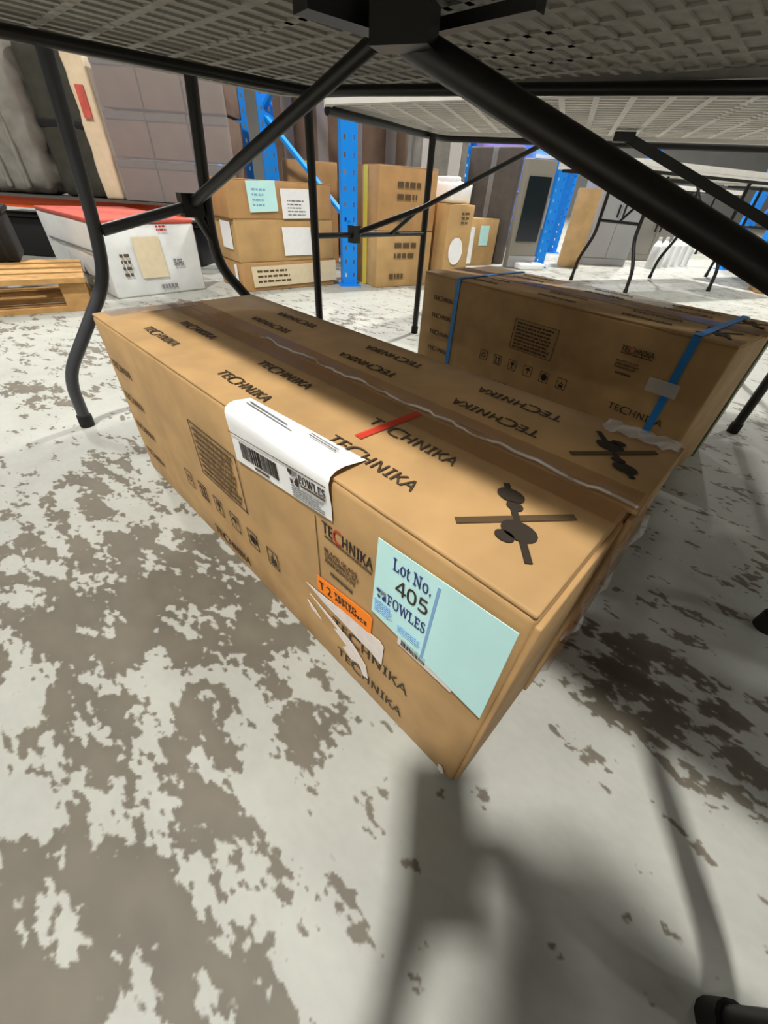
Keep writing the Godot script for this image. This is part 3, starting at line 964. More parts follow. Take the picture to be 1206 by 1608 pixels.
func second_table() -> void:
	var t := thing("folding_table", "pale grey folding table pushed against the back of the grey table, thin black legs", "table", Vector3(0.7, 0, -1.5))
	var poly := PackedVector2Array([Vector2(-0.280, -1.532), Vector2(1.40, -0.59), Vector2(1.90, -1.52), Vector2(0.120, -2.085)])
	table_top(t, poly, 0.695, 0.740, M.table_white, true, Vector2(0.95, 0.31))
	var y := 0.688
	var l2 := Vector3(-0.28, 0, -1.505)
	var l3 := Vector3(0.090, 0, -1.985)
	var c := at_height(694, 217, y)
	var d := at_height(1206, 234, y)
	var st := begin()
	add_tube(st, fillet([Vector3(-0.235, y, -1.55), c, d + (d - c) * 0.5], 0.06), 0.011, 10)
	wpart("frame_rail", st, M.black_steel, t)
	leg(t, [l2 + UP * 0.69, l2 + UP * 0.2, l2], 0.0125, M.black_steel)
	leg(t, [l3 + UP * 0.69, l3 + UP * 0.2, l3], 0.0125, M.black_steel)
	rod(t, "crossbar", l2 + UP * 0.400, l3 + UP * 0.392, 0.008, M.black_steel)
	var k := (l2 + UP * 0.402).lerp(l3 + UP * 0.396, 0.30)
	var k2 := Vector3(0.49, 0.66, -1.93)
	rod(t, "brace", k, k.lerp(k2, 0.35) - UP * 0.012, 0.009, M.black_steel)
	rod(t, "brace", k.lerp(k2, 0.35) - UP * 0.012, k2 + UP * 0.02, 0.008, M.black_steel)
	var hb := begin()
	add_box(hb, k, Vector3(0.03, 0.05, 0.03), Basis(UP, 0.9))
	wpart("hinge", hb, M.black_steel, t)
	rod(t, "brace_link", k.lerp(k2, 0.33) - UP * 0.012, (l2 + UP * 0.40).lerp(l3 + UP * 0.392, 0.64), 0.007, M.black_steel)
	var q0 := at_height(985, 216, 0.686)
	var q1 := Vector3(0, CAM_H, 0) + ray(1206, 350) * 1.12
	flat(t, "brace", q0, q0 + (q1 - q0) * 1.35, 0.022, 0.024, M.black_steel)
	var h2 := begin()
	add_box(h2, q0 + Vector3(-0.01, 0, 0), Vector3(0.06, 0.022, 0.04), Basis(UP, -0.35))
	wpart("hinge", h2, M.black_steel, t)
	var r0 := q0 + (q1 - q0) * 1.35
	for s in [-1.0, 1.0]:
		var f: Vector3 = Vector3(r0.x + 0.04, 0, r0.z) + Vector3(0.17, 0, -0.24) * s
		leg(t, [f + UP * 0.69, f + UP * 0.2, f], 0.0125, M.black_steel)
	rod(t, "crossbar", Vector3(r0.x + 0.21, r0.y, r0.z - 0.24), Vector3(r0.x - 0.13, r0.y, r0.z + 0.24), 0.008, M.black_steel)

func white_table(label: String, cx: float, cz: float, turn: float, dark_rail: bool, inset_ := 0.28) -> void:
	var t := thing("folding_table", label, "table", Vector3(cx, 0, cz), 0.0, "white folding tables across the aisle")
	var e := Vector3(cos(turn), 0, sin(turn))
	var a := Vector3(e.z, 0, -e.x)
	var c := Vector3(cx, 0, cz)
	var P := func(l: float, w: float, y: float) -> Vector3: return c + e * l + a * w + UP * y
	var poly := PackedVector2Array()
	for q in [[-0.9, -0.37], [0.9, -0.37], [0.9, 0.37], [-0.9, 0.37]]:
		var p: Vector3 = P.call(q[0], q[1], 0.0)
		poly.append(Vector2(p.x, p.z))
	table_top(t, poly, 0.695, 0.740, M.table_white, false, Vector2.RIGHT)
	if dark_rail:
		for w in [-0.33, 0.33]:
			flat(t, "frame_rail", P.call(-0.84, w, 0.69), P.call(0.84, w, 0.69), 0.02, 0.02, M.black_steel)
	for s in [-1.0, 1.0]:
		for w in [-1.0, 1.0]:
			leg(t, [P.call(s * (0.9 - inset_), w * 0.19, 0.695), P.call(s * (0.9 - inset_), w * 0.19, 0.33), P.call(s * (0.9 - inset_), w * 0.28, 0.15), P.call(s * (0.9 - inset_), w * 0.29, 0.0)], 0.0125, M.black_steel)
		rod(t, "crossbar", P.call(s * (0.9 - inset_), -0.19, 0.42), P.call(s * (0.9 - inset_), 0.19, 0.42), 0.01, M.black_steel)
		rod(t, "brace", P.call(s * (0.9 - inset_), 0.0, 0.42), P.call(s * 0.15, 0.0, 0.69), 0.009, M.black_steel)

# ---------------------------------------------------------------- background goods
func plain_carton(called: String, label: String, at: Vector3, turn: float, s: Vector3, m: Material, seed_: int, category := "carton", group := "") -> Node3D:
	# origin: lower left corner of the front; x to the right, -z to the back
	var t := thing(called, label, category, at, turn, group)
	part("body", soft_box(Vector3(s.x, s.y - 0.003, s.z), 0.006, 0.004, seed_, 0.12), m, t, Transform3D(Basis.IDENTITY, Vector3(0, 0, -s.z)))
	var half := s.z / 2 - 0.0015
	for k in 2:
		part("flap", soft_box(Vector3(s.x - 0.002, 0.004, half), 0.0015, 0.0, 2, 0.4), m, t, Transform3D(Basis.IDENTITY, Vector3(0.001, s.y - 0.004, -half - 0.001 if k == 0 else -s.z + 0.001)))
	var st := begin()
	add_box(st, Vector3(s.x / 2, s.y + 0.0006, -s.z / 2), Vector3(s.x, 0.0006, 0.05))
	part("seam_tape", done(st), M.tape, t)
	return t

func sheet(t: Node3D, called: String, u0: float, v0: float, u1: float, v1: float, m: Material, skew := 0.0, z := 0.006) -> MeshInstance3D:
	return part(called, plate([Vector2(u0, v1), Vector2(u1, v1 + skew), Vector2(u1 + 0.006, v0 + skew), Vector2(u0 + 0.006, v0)], 0.0008), m, t, Transform3D(Basis.IDENTITY, Vector3(0, 0, z)))

func deg_of(v: Vector2) -> float:     # turn that lays local x along (x, z)
	return -rad_to_deg(atan2(v.y, v.x))

func background() -> void:
	# three cartons stacked in front of the blue upright
	var ev := Vector2(0.52, -0.445).normalized()
	var tn := deg_of(ev)
	var o := Vector3(-0.932, 0, -2.615)
	var k := plain_carton("shipping_carton", "flat brown carton at the foot of the stack, with a cream label strip", o, tn, Vector3(0.635, 0.150, 0.36), M.board_b, 21)
	var s := sheet(k, "cream_label", 0.055, 0.022, 0.60, 0.130, M.paper_cream, 0.006)
	lay("label_print", dashes(0.2, 0.06, 3, 61, 0.4, 0.2), M.ink_soft, s, Vector3(0.09, 0.045, 0.0008), Vector3.RIGHT, UP, 0.22, 0.065, 0.0004)
	sheet(k, "white_label", 0.47, 0.028, 0.645, 0.142, M.paper_cream, 0.004, 0.0085)
	side_sheet(k, "white_label", 0.06, 0.0, 0.10, 0.135, M.paper)
	k = plain_carton("shipping_carton", "brown carton in the middle of the stack, with plain white labels", o + Vector3(0, 0.151, 0) + Vector3(ev.x, 0, ev.y) * -0.005, tn, Vector3(0.645, 0.205, 0.36), M.board_c, 22)
	sheet(k, "white_label", 0.285, 0.028, 0.475, 0.170, M.paper)
	side_sheet(k, "white_label", 0.05, 0.06, 0.20, 0.19, M.paper)
	k = plain_carton("shipping_carton", "brown carton on top of the stack, with a pale blue lot sheet", o + Vector3(0, 0.357, 0) + Vector3(ev.x, 0, ev.y) * -0.02, tn, Vector3(0.655, 0.172, 0.36), M.board_b, 23)
	s = sheet(k, "lot_sheet", 0.112, 0.030, 0.283, 0.165, M.cyan, 0.008)
	lay("label_print", dashes(0.08, 0.07, 4, 62, 0.35, 0.4), M.cyan_line, s, Vector3(0.14, 0.06, 0.0008), Vector3.RIGHT, UP, 0.08, 0.075, 0.0004)
	s = sheet(k, "white_label", 0.31, 0.004, 0.52, 0.140, M.paper, 0.004)
	lay("label_print", dashes(0.12, 0.08, 5, 63, 0.35, 0.4), M.ink_grey, s, Vector3(0.35, 0.020, 0.0008), Vector3.RIGHT, UP, 0.12, 0.07, 0.0004)
	# two tall cartons beside the upright, strapped in yellow
	var et := Vector2(0.314, -0.198).normalized()
	var tt := deg_of(et)
	var c := Vector3(-0.158, 0, -3.009)
	for i in 2:
		var b := plain_carton("tall_carton", ["brown cube carton on the floor beside the blue upright, yellow strap", "brown cube carton on top of another, dark print near its rim"][i], c + Vector3(0, 0.318 * i, 0), tt, Vector3(0.43, 0.316, 0.42), M.board_c if i == 0 else M.board_b, 31 + i)
		lay("carton_print", dashes(0.14, 0.05, 2, 70 + i, 0.45, 0.3), M.ink_soft, b, Vector3(0.13, 0.16 if i == 1 else 0.17, 0.004), Vector3.RIGHT, UP, 0.17, 0.085)
		lay("carton_print", dashes(0.10, 0.02, 1, 75 + i, 0.6, 0.1), M.ink_soft, b, Vector3(0.10, 0.05, 0.004), Vector3.RIGHT, UP, 0.12, 0.03)
		var ys := begin()
		add_box(ys, Vector3(-0.006, 0.158, -0.16), Vector3(0.004, 0.314, 0.05))
		part("yellow_strap", done(ys), M.yellow, b)
	var hx := plain_carton("shipping_carton", "brown carton behind the strapped rangehood carton, with a round white sticker", Vector3(0.30, 0, -3.20), tt - 4.0, Vector3(0.20, 0.47, 0.36), M.board_c, 35)
	var rp := []
	for i in 14:
		rp.append(Vector2(0.085 + cos(TAU * i / 14.0) * 0.058, 0.215 - sin(TAU * i / 14.0) * 0.08))
	rp.reverse()
	part("round_sticker", plate(rp, 0.001), M.paper, hx, Transform3D(Basis.IDENTITY, Vector3(0, 0, 0.006)))
	lay("carton_print", dashes(0.05, 0.05, 3, 77, 0.4, 0.3), M.ink_soft, hx, Vector3(0.10, 0.37, 0.004), Vector3.RIGHT, UP, 0.06, 0.06)
	var wp := thing("foam_pack", "white foam pack lying on the carton with the round sticker", "packaging", Vector3(0.33, 0.47, -3.22), tt)
	part("block", soft_box(Vector3(0.17, 0.11, 0.26), 0.02, 0.012, 36, 0.05), M.paper, wp, Transform3D(Basis.IDENTITY, Vector3(0, 0.001, -0.3)))
	part("corner_ridge", soft_box(Vector3(0.05, 0.03, 0.24), 0.01, 0.004, 37, 0.05), M.paper, wp, Transform3D(Basis.IDENTITY, Vector3(0.02, 0.108, -0.29)))
	# boxes behind, between the uprights
	for i in 2:
		var b := plain_carton("back_carton", ["brown carton with a yellow band, behind the stack and left of the upright", "brown carton with a yellow band, directly behind the blue upright"][i], [Vector3(-0.95, 0, -3.90), Vector3(-0.44, 0, -3.80)][i], 14.0, Vector3(0.42, [0.66, 0.64][i], 0.3), M.board_b, 41 + i)
		var ys := begin()
		add_box(ys, Vector3(0.20, [0.33, 0.32][i], 0.006), Vector3(0.03, [0.66, 0.64][i], 0.002))
		part("yellow_band", done(ys), M.yellow, b)
	var dull := [["wrapped_load", "dull brown film-wrapped load, tall, behind the cartons with yellow bands", Vector3(-1.15, 0, -4.45), Vector3(1.15, 1.5, 0.4), "board_brown"], ["wrapped_load", "pale grey film-wrapped load behind the two tall cartons", Vector3(0.05, 0, -4.00), Vector3(0.42, 1.3, 0.35), "grey_wrap"]]
	for i in 2:
		var w: Array = dull[i]
		var b := thing(w[0], w[1], "load", w[2], 4.0)
		part("load", soft_box(w[3], 0.03, 0.02, 45 + i, 0.12), M[w[4]], b, Transform3D(Basis.IDENTITY, Vector3(0, 0, -w[3].z)))
		var n: int = [4, 2][i]
		for q in n:
			var bd := begin()
			add_box(bd, Vector3(w[3].x * (q + 0.5) / n, 0.75, 0.018), Vector3(0.09, 1.1, 0.002))
			part("film_strip", done(bd), M.film if i == 0 else M.film_white, b)
	# carton with a pale blue sheet on the right
	var e3 := Vector2(0.295, -0.20).normalized()
	k = plain_carton("shipping_carton", "brown carton with a pale blue sheet on its face, standing before the grey flat pack", Vector3(0.585, 0, -4.30), deg_of(e3), Vector3(0.38, 0.36, 0.20), M.board_c, 51)
	sheet(k, "lot_sheet", 0.15, 0.16, 0.26, 0.31, M.cyan, 0.0)
	sheet(k, "white_label", 0.025, 0.02, 0.085, 0.30, M.paper, 0.0)
	# grey wrapped panel and a dark glass door leaning beside it
	var gp := thing("grey_flatpack", "large dull grey flat pack standing behind the small brown carton", "flat pack", Vector3(0.585, 0, -4.90), deg_of(Vector2(0.755, 0.56)))
	part("board", soft_box(Vector3(0.52, 0.86, 0.06), 0.012, 0.004, 53, 0.12), M.grey_dark, gp, Transform3D(Basis.IDENTITY, Vector3(0, 0, -0.06)))
	var gs := begin()
	add_box(gs, Vector3(0.26, 0.43, 0.006), Vector3(0.05, 0.86, 0.002))
	part("tape_strip", done(gs), M.film, gp)
	var gd := thing("glass_cabinet", "grey framed cabinet with a dark glass door beside the bright blue upright", "cabinet", Vector3(1.02, 0, -4.40), deg_of(Vector2(0.86, -0.28)))
	part("body", soft_box(Vector3(0.29, 0.78, 0.07), 0.006, 0.0, 1, 0.4), M.frame_grey, gd, Transform3D(Basis.IDENTITY, Vector3(0, 0, -0.07)))
	var dg := begin()
	add_box(dg, Vector3(0.15, 0.44, 0.008), Vector3(0.22, 0.46, 0.008))
	part("glass_door", done(dg), M.glass_dark, gd)
	var dh := begin()
	add_box(dh, Vector3(0.275, 0.42, 0.016), Vector3(0.012, 0.22, 0.016))
	part("handle", done(dh), M.steel_grey, gd)
	var fp := begin()
	add_box(fp, Vector3(0.15, 0.05, 0.006), Vector3(0.29, 0.09, 0.006))
	part("plinth", done(fp), M.steel_grey, gd)
	var wb := thing("foam_slab", "white foam slab on the floor at the foot of the glass cabinet", "packaging", Vector3(1.13, 0, -4.28), deg_of(Vector2(0.86, -0.28)))
	part("block", soft_box(Vector3(0.26, 0.05, 0.12), 0.012, 0.004, 54, 0.06), M.paper, wb, Transform3D(Basis.IDENTITY, Vector3(0, 0, -0.12)))
	part("tape_strip", soft_box(Vector3(0.05, 0.0015, 0.122), 0.0005, 0.0, 1, 0.3), M.film, wb, Transform3D(Basis.IDENTITY, Vector3(0.10, 0.0505, -0.121)))
	# brightly wrapped goods further back
	var wl := [["wrapped_bale", "white wrapped bale with a lilac band, far behind the tall cartons", 0.30, -5.9, 0.55, 1.15, "paper"], ["wrapped_bale", "lilac wrapped bale behind the dull grey flat pack", 0.98, -6.2, 0.40, 1.15, "lilac"], ["wrapped_bale", "pale blue wrapped bale behind the cabinet with the glass door", 1.50, -6.2, 0.45, 1.15, "sky_blue"]]
	for i in 3:
		var w: Array = wl[i]
		var b := thing(w[0], w[1], "bale", Vector3(w[2], 0, w[3]), 8.0)
		part("bundle", soft_box(Vector3(w[4], w[5], 0.5), 0.03, 0.02, 60 + i, 0.1), M[w[6]], b, Transform3D(Basis.IDENTITY, Vector3(0, 0, -0.5)))
		var bd := begin()
		add_box(bd, Vector3(w[4] / 2, 0.95 if i == 0 else 0.90, 0.010), Vector3(w[4] * 0.98, 0.16 if i == 0 else 0.03, 0.02))
		part("wrap_band", done(bd), M.lilac if i == 0 else M.paper, b)
	# goods beneath and beyond the white tables
	var gl := [["steel_cabinet", "pale grey steel cabinet standing behind the nearest white table's legs", "cabinet", Vector3(1.95, 0, -5.0), Vector3(0.50, 0.85, 0.4), "steel_grey"], ["steel_cabinet", "darker grey steel cabinet further along the aisle", "cabinet", Vector3(2.75, 0, -5.7), Vector3(0.5, 0.62, 0.4), "frame_grey"],
		["shipping_carton", "brown carton leaning on end beside the pale steel cabinet", "carton", Vector3(1.62, 0, -4.72), Vector3(0.20, 0.62, 0.25), "board_c"], ["shipping_carton", "large brown carton under the tables at the end of the aisle", "carton", Vector3(4.45, 0, -5.75), Vector3(0.9, 0.68, 0.5), "board_c"],
		["shipping_carton", "small brown carton on the floor by the far table legs", "carton", Vector3(3.05, 0, -3.85), Vector3(0.30, 0.10, 0.25), "board_b"]]
	for i in gl.size():
		var w: Array = gl[i]
		if w[2] == "carton":
			plain_carton(w[0], w[1], w[3], -8.0 - 4.0 * i, w[4], M[w[5]], 80 + i)
		else:
			var b := thing(w[0], w[1], w[2], w[3], 6.0)
			part("body", soft_box(w[4], 0.008, 0.0, 1, 0.4), M[w[5]], b, Transform3D(Basis.IDENTITY, Vector3(0, 0, -w[4].z)))
			for d in 2:
				part("door", soft_box(Vector3(w[4].x / 2 - 0.006, w[4].y - 0.10, 0.012), 0.003, 0.0, 1, 0.4), M[w[5]], b, Transform3D(Basis.IDENTITY, Vector3(0.003 + d * w[4].x / 2, 0.07, 0.0)))
				var hd := begin()
				add_box(hd, Vector3(w[4].x / 2 + (0.03 if d == 1 else -0.03), w[4].y * 0.55, 0.02), Vector3(0.012, 0.10, 0.016))
				part("handle", done(hd), M.black_steel, b)
	for i in 6:      # white bottles standing along the aisle
		var bt := thing("white_bottle", "white plastic bottle in the row on the floor beyond the table legs", "bottle", Vector3(2.72 + 0.13 * i, 0, -5.05 - 0.10 * i), 0.0, "white bottles on the floor")
		var cy := CylinderMesh.new()
		cy.top_radius = 0.04
		cy.bottom_radius = 0.045
		cy.height = 0.20
		part("bottle_body", cy, M.paper, bt, Transform3D(Basis.IDENTITY, Vector3(0, 0.10, 0)))
		var cn := CylinderMesh.new()
		cn.top_radius = 0.016
		cn.bottom_radius = 0.04
		cn.height = 0.05
		part("shoulder", cn, M.paper, bt, Transform3D(Basis.IDENTITY, Vector3(0, 0.225, 0)))
		var cp := CylinderMesh.new()
		cp.top_radius = 0.017
		cp.bottom_radius = 0.017
		cp.height = 0.03
		part("cap", cp, M.white_card, bt, Transform3D(Basis.IDENTITY, Vector3(0, 0.262, 0)))

func side_sheet(t: Node3D, called: String, d0: float, v0: float, d1: float, v1: float, m: Material) -> void:   # paper on the left side of a carton
	var st := begin()
	add_box(st, Vector3(-0.006, (v0 + v1) / 2, -(d0 + d1) / 2), Vector3(0.001, v1 - v0, d1 - d0))
	part(called, done(st), m, t)

func upright(t: Node3D, at: Vector3, turn: float, hgt: float, m: Material) -> void:    # perforated C-shaped rack post
	var b := Basis(UP, deg_to_rad(turn))
	var st := begin()
	for c in [[-0.0405, 0.017], [0.0, 0.040], [0.0405, 0.017]]:      # front web, left open where the slots are punched
		add_box(st, at + UP * hgt / 2 + b * Vector3(c[0], 0, 0), Vector3(c[1], hgt, 0.004), b)
	var y := 0.0
	while y < hgt - 0.01:
		var top := minf(y + 0.053, hgt)
		for s in [-1.0, 1.0]:
			add_box(st, at + UP * (y + top) / 2 + b * Vector3(0.026 * s, 0, 0), Vector3(0.012, top - y, 0.004), b)
		y += 0.075
	for s in [-1.0, 1.0]:
		add_box(st, at + UP * hgt / 2 + b * Vector3(0.047 * s, 0, -0.035), Vector3(0.004, hgt, 0.068), b)
	var o := wpart("post", st, m, t)
	var fp := begin()
	add_box(fp, at + UP * 0.004 + b * Vector3(0, 0, -0.03), Vector3(0.14, 0.008, 0.12), b)
	part("base_plate", done(fp), m, o, o.global_transform.affine_inverse())

func rack_frame(label: String, a: Vector3, b: Vector3, turn: float, m: Material) -> void:
	var t := thing("rack_frame", label, "racking", (a + b) / 2)
	upright(t, a, turn, 3.2, m)
	upright(t, b, turn, 3.2, m)
	var y := 0.35
	var flip := false
	while y < 3.0:
		flat(t, "lattice_brace", (b if flip else a) + UP * y, (a if flip else b) + UP * (y + 0.5), 0.03, 0.02, m)
		flip = not flip
		y += 0.55

func left_side() -> void:
	# pine pallet
	var d := Vector3(0.82, 0, -0.57).normalized()
	var k := Vector3(-0.57, 0, -0.82).normalized()
	var corner := Vector3(-1.476, 0, -2.018)
	var t := thing("wooden_pallet", "pale pine pallet on the floor beside the long white carton", "pallet", corner - d * 0.58 + k * 0.28)
	for i in 4:
		var st := begin()
		var c := corner - d * 0.58 + k * (0.05 + 0.155 * i) + UP * 0.131
		add_box(st, c, Vector3(1.16, 0.020, 0.10 if i > 0 else 0.13), Basis(UP, deg_to_rad(deg_of(Vector2(d.x, d.z)))))
		wpart("deck_board", st, M.pine, t)
	for i in 3:
		for j in 3:
			var st := begin()
			add_box(st, corner - d * (0.06 + 0.52 * i) + k * (0.06 + 0.215 * j) + UP * 0.0705, Vector3(0.10, 0.10, 0.10), Basis(UP, deg_to_rad(deg_of(Vector2(d.x, d.z)))))
			wpart("block", st, M.pine, t)
		var sb := begin()
		add_box(sb, corner - d * 0.58 + k * (0.06 + 0.215 * i) + UP * 0.0105, Vector3(1.16, 0.020, 0.10), Basis(UP, deg_to_rad(deg_of(Vector2(d.x, d.z)))))
		wpart("bottom_board", sb, M.pine, t)
	# black bin and a plank on the pallet
	var bin := thing("black_crate", "black plastic crate standing on the pine pallet", "crate", at_height(36, 412, 0.142), deg_of(Vector2(d.x, d.z)))
	part("tub", soft_box(Vector3(0.45, 0.20, 0.30), 0.02, 0.0, 1, 0.3), M.bin_black, bin, Transform3D(Basis.IDENTITY, Vector3(-0.45, 0.0, -0.30)))
	part("rim", soft_box(Vector3(0.47, 0.025, 0.32), 0.008, 0.0, 1, 0.3), M.bin_black, bin, Transform3D(Basis.IDENTITY, Vector3(-0.46, 0.198, -0.31)))
	for i in 4:
		part("rib", soft_box(Vector3(0.02, 0.18, 0.012), 0.004, 0.0, 1, 0.3), M.bin_black, bin, Transform3D(Basis.IDENTITY, Vector3(-0.42 + 0.12 * i, 0.01, -0.003)))
	# long white carton with a red lid
	var fd := Vector2(0.643, -0.766)
	var wc := thing("long_white_carton", "long white carton with a faded red lid, standing next to the pine pallet", "carton", Vector3(-1.50, 0, -2.25), deg_of(fd))
	part("body", soft_box(Vector3(0.50, 0.325, 0.95), 0.01, 0.006, 91, 0.1), M.white_card, wc, Transform3D(Basis.IDENTITY, Vector3(0, 0, -0.95)))
	part("lid", soft_box(Vector3(0.506, 0.020, 0.956), 0.006, 0.002, 92, 0.2), M.red_lid, wc, Transform3D(Basis.IDENTITY, Vector3(-0.003, 0.324, -0.953)))
	sheet(wc, "beige_label", 0.15, 0.085, 0.29, 0.270, M.paper_cream, 0.0, 0.006)
	lay("label_print", dashes(0.05, 0.06, 4, 93, 0.5, 0.2), M.ink_soft, wc, Vector3(0.07, 0.10, 0.006), Vector3.RIGHT, UP, 0.05, 0.10)
	lay("carton_print", dashes(0.05, 0.03, 3, 94, 0.7, 0.1), M.ink_grey, wc, Vector3(0.34, 0.135, 0.006), Vector3.RIGHT, UP, 0.055, 0.030)
	lay("carton_print", dashes(0.05, 0.02, 2, 95, 0.7, 0.1), M.ink_red, wc, Vector3(0.29, 0.295, 0.006), Vector3.RIGHT, UP, 0.055, 0.022)
	lay("carton_print", dashes(0.12, 0.02, 1, 96, 0.4, 0.1), M.ink_grey, wc, Vector3(0.24, 0.03, 0.006), Vector3.RIGHT, UP, 0.09, 0.02)
	for y in [0.20, 0.07]:
		var ln := begin()
		add_box(ln, Vector3(-0.007, y, -0.46), Vector3(0.001, 0.010, 0.8))
		part("print_line", done(ln), M.ink_grey, wc)
	# orange shelf beam on the left
	var rk := thing("shelf_beam", "orange steel shelf beam running behind the long white carton", "racking", Vector3(-2.2, 0, -3.5))
	var p0 := Vector3(-1.10, 0.332, -3.30)
	var p1 := Vector3(-3.40, 0.332, -3.30)
	flat(rk, "beam", p0, p1, 0.05, 0.060, M.orange_steel)
	for p in [p0 - Vector3(0.05, 0, 0), p1]:
		var st := begin()
		add_box(st, Vector3(p.x, 0.165, p.z - 0.05), Vector3(0.07, 0.33, 0.05))
		wpart("post", st, M.grey_dark, rk)
	for i in 3:
		flat(rk, "shelf_board", Vector3(p0.x, 0.368, p0.z + 0.005 - 0.125 * i), Vector3(p1.x, 0.368, p0.z + 0.005 - 0.125 * i), 0.118, 0.012, M.grey_dark)
	# brown cartons on the shelf, wrapped in film
	var rows := ["bottom", "middle", "top"]
	var cols := ["beside the white bundle", "between two others", "at the blue upright's side"]
	for r in 3:
		for q in 3:
			plain_carton("wrapped_carton", "dull brown film-wrapped carton, %s row on the shelf, %s" % [rows[r], cols[q]], Vector3(-1.885 + 0.258 * q + 0.006 * r, 0.375 + 0.222 * r, -3.295), 0.0, Vector3(0.250, 0.212, 0.26), M.board_brown, 100 + r * 4 + q, "carton", "film-wrapped cartons on the shelf")
			var db := begin()
			add_box(db, Vector3(0.125, 0.190, 0.005), Vector3(0.248, 0.030, 0.002))
			part("dark_band", done(db), M.grey_dark, get_child(get_child_count() - 1))
	var fm := begin()
	add_box(fm, Vector3(-1.50, 0.705, -3.286), Vector3(0.78, 0.65, 0.004))
	var fo := MeshInstance3D.new()
	fo.name = "stretch_film"
	fo.mesh = done(fm)
	fo.material_override = M.film
	add_child(fo)
	tag(fo, "clear stretch film drawn tight over the dull brown cartons on the shelf", "film")
	# pale bundle, grey wrapped load, and an added dark block for the gap's shade
	var pb := thing("paper_bundle", "tall white bundle with pink marks beside the wrapped brown cartons on the shelf", "bundle", Vector3(-2.035, 0.375, -3.29), 0.0)
	part("bundle", soft_box(Vector3(0.125, 0.72, 0.26), 0.02, 0.012, 121, 0.06), M.paper_cream, pb, Transform3D(Basis.IDENTITY, Vector3(0, 0, -0.26)))
	var pk := begin()
	add_box(pk, Vector3(0.065, 0.46, 0.010), Vector3(0.05, 0.14, 0.006))
	part("pink_mark", done(pk), M.red_lid, pb)
	var dl := thing("gap_shade_block", "added dark block standing in for the shade in the gap between the grey load and the white bundle", "load", Vector3(-2.36, 0.375, -3.36), 0.0)
	part("load", soft_box(Vector3(0.30, 0.72, 0.22), 0.03, 0.012, 131, 0.06), M.gap_dark, dl, Transform3D(Basis.IDENTITY, Vector3(0, 0, -0.22)))  # dark colour stands in for the void between the loads
	part("wrap_band", soft_box(Vector3(0.304, 0.05, 0.224), 0.01, 0.0, 132, 0.2), M.bin_black, dl, Transform3D(Basis.IDENTITY, Vector3(-0.002, 0.34, -0.222)))  # black band, only dresses the added block
	var gw := thing("wrapped_load", "tall pale grey wrapped load standing on the shelf above the orange beam", "load", Vector3(-2.93, 0.375, -3.28), 0.0)
	part("load", soft_box(Vector3(0.54, 0.80, 0.26), 0.08, 0.03, 123, 0.06), M.grey_wrap, gw, Transform3D(Basis.IDENTITY, Vector3(0, 0, -0.28)))
	for i in 3:
		part("fold", soft_box(Vector3(0.03, 0.74, 0.03), 0.012, 0.008, 124 + i, 0.06), M.grey_wrap, gw, Transform3D(Basis.IDENTITY, Vector3(0.12 + 0.13 * i, 0.03, -0.03)))
	# added black tubs that stand in for the darkness under the shelf
	for i in 3:
		var tb := thing("shelf_shade_tub", "added black tub standing in for the darkness under the orange beam", "tub", Vector3(-2.95 + 0.50 * i, 0, -3.36), 0.0, "added tubs for the darkness under the shelf")
		part("tub", soft_box(Vector3(0.46, 0.24, 0.30), 0.02, 0.0, 1, 0.2), M.bin_black, tb, Transform3D(Basis.IDENTITY, Vector3(0, 0, -0.30)))
		part("lid", soft_box(Vector3(0.47, 0.025, 0.31), 0.008, 0.0, 1, 0.2), M.bin_black, tb, Transform3D(Basis.IDENTITY, Vector3(-0.005, 0.239, -0.305)))

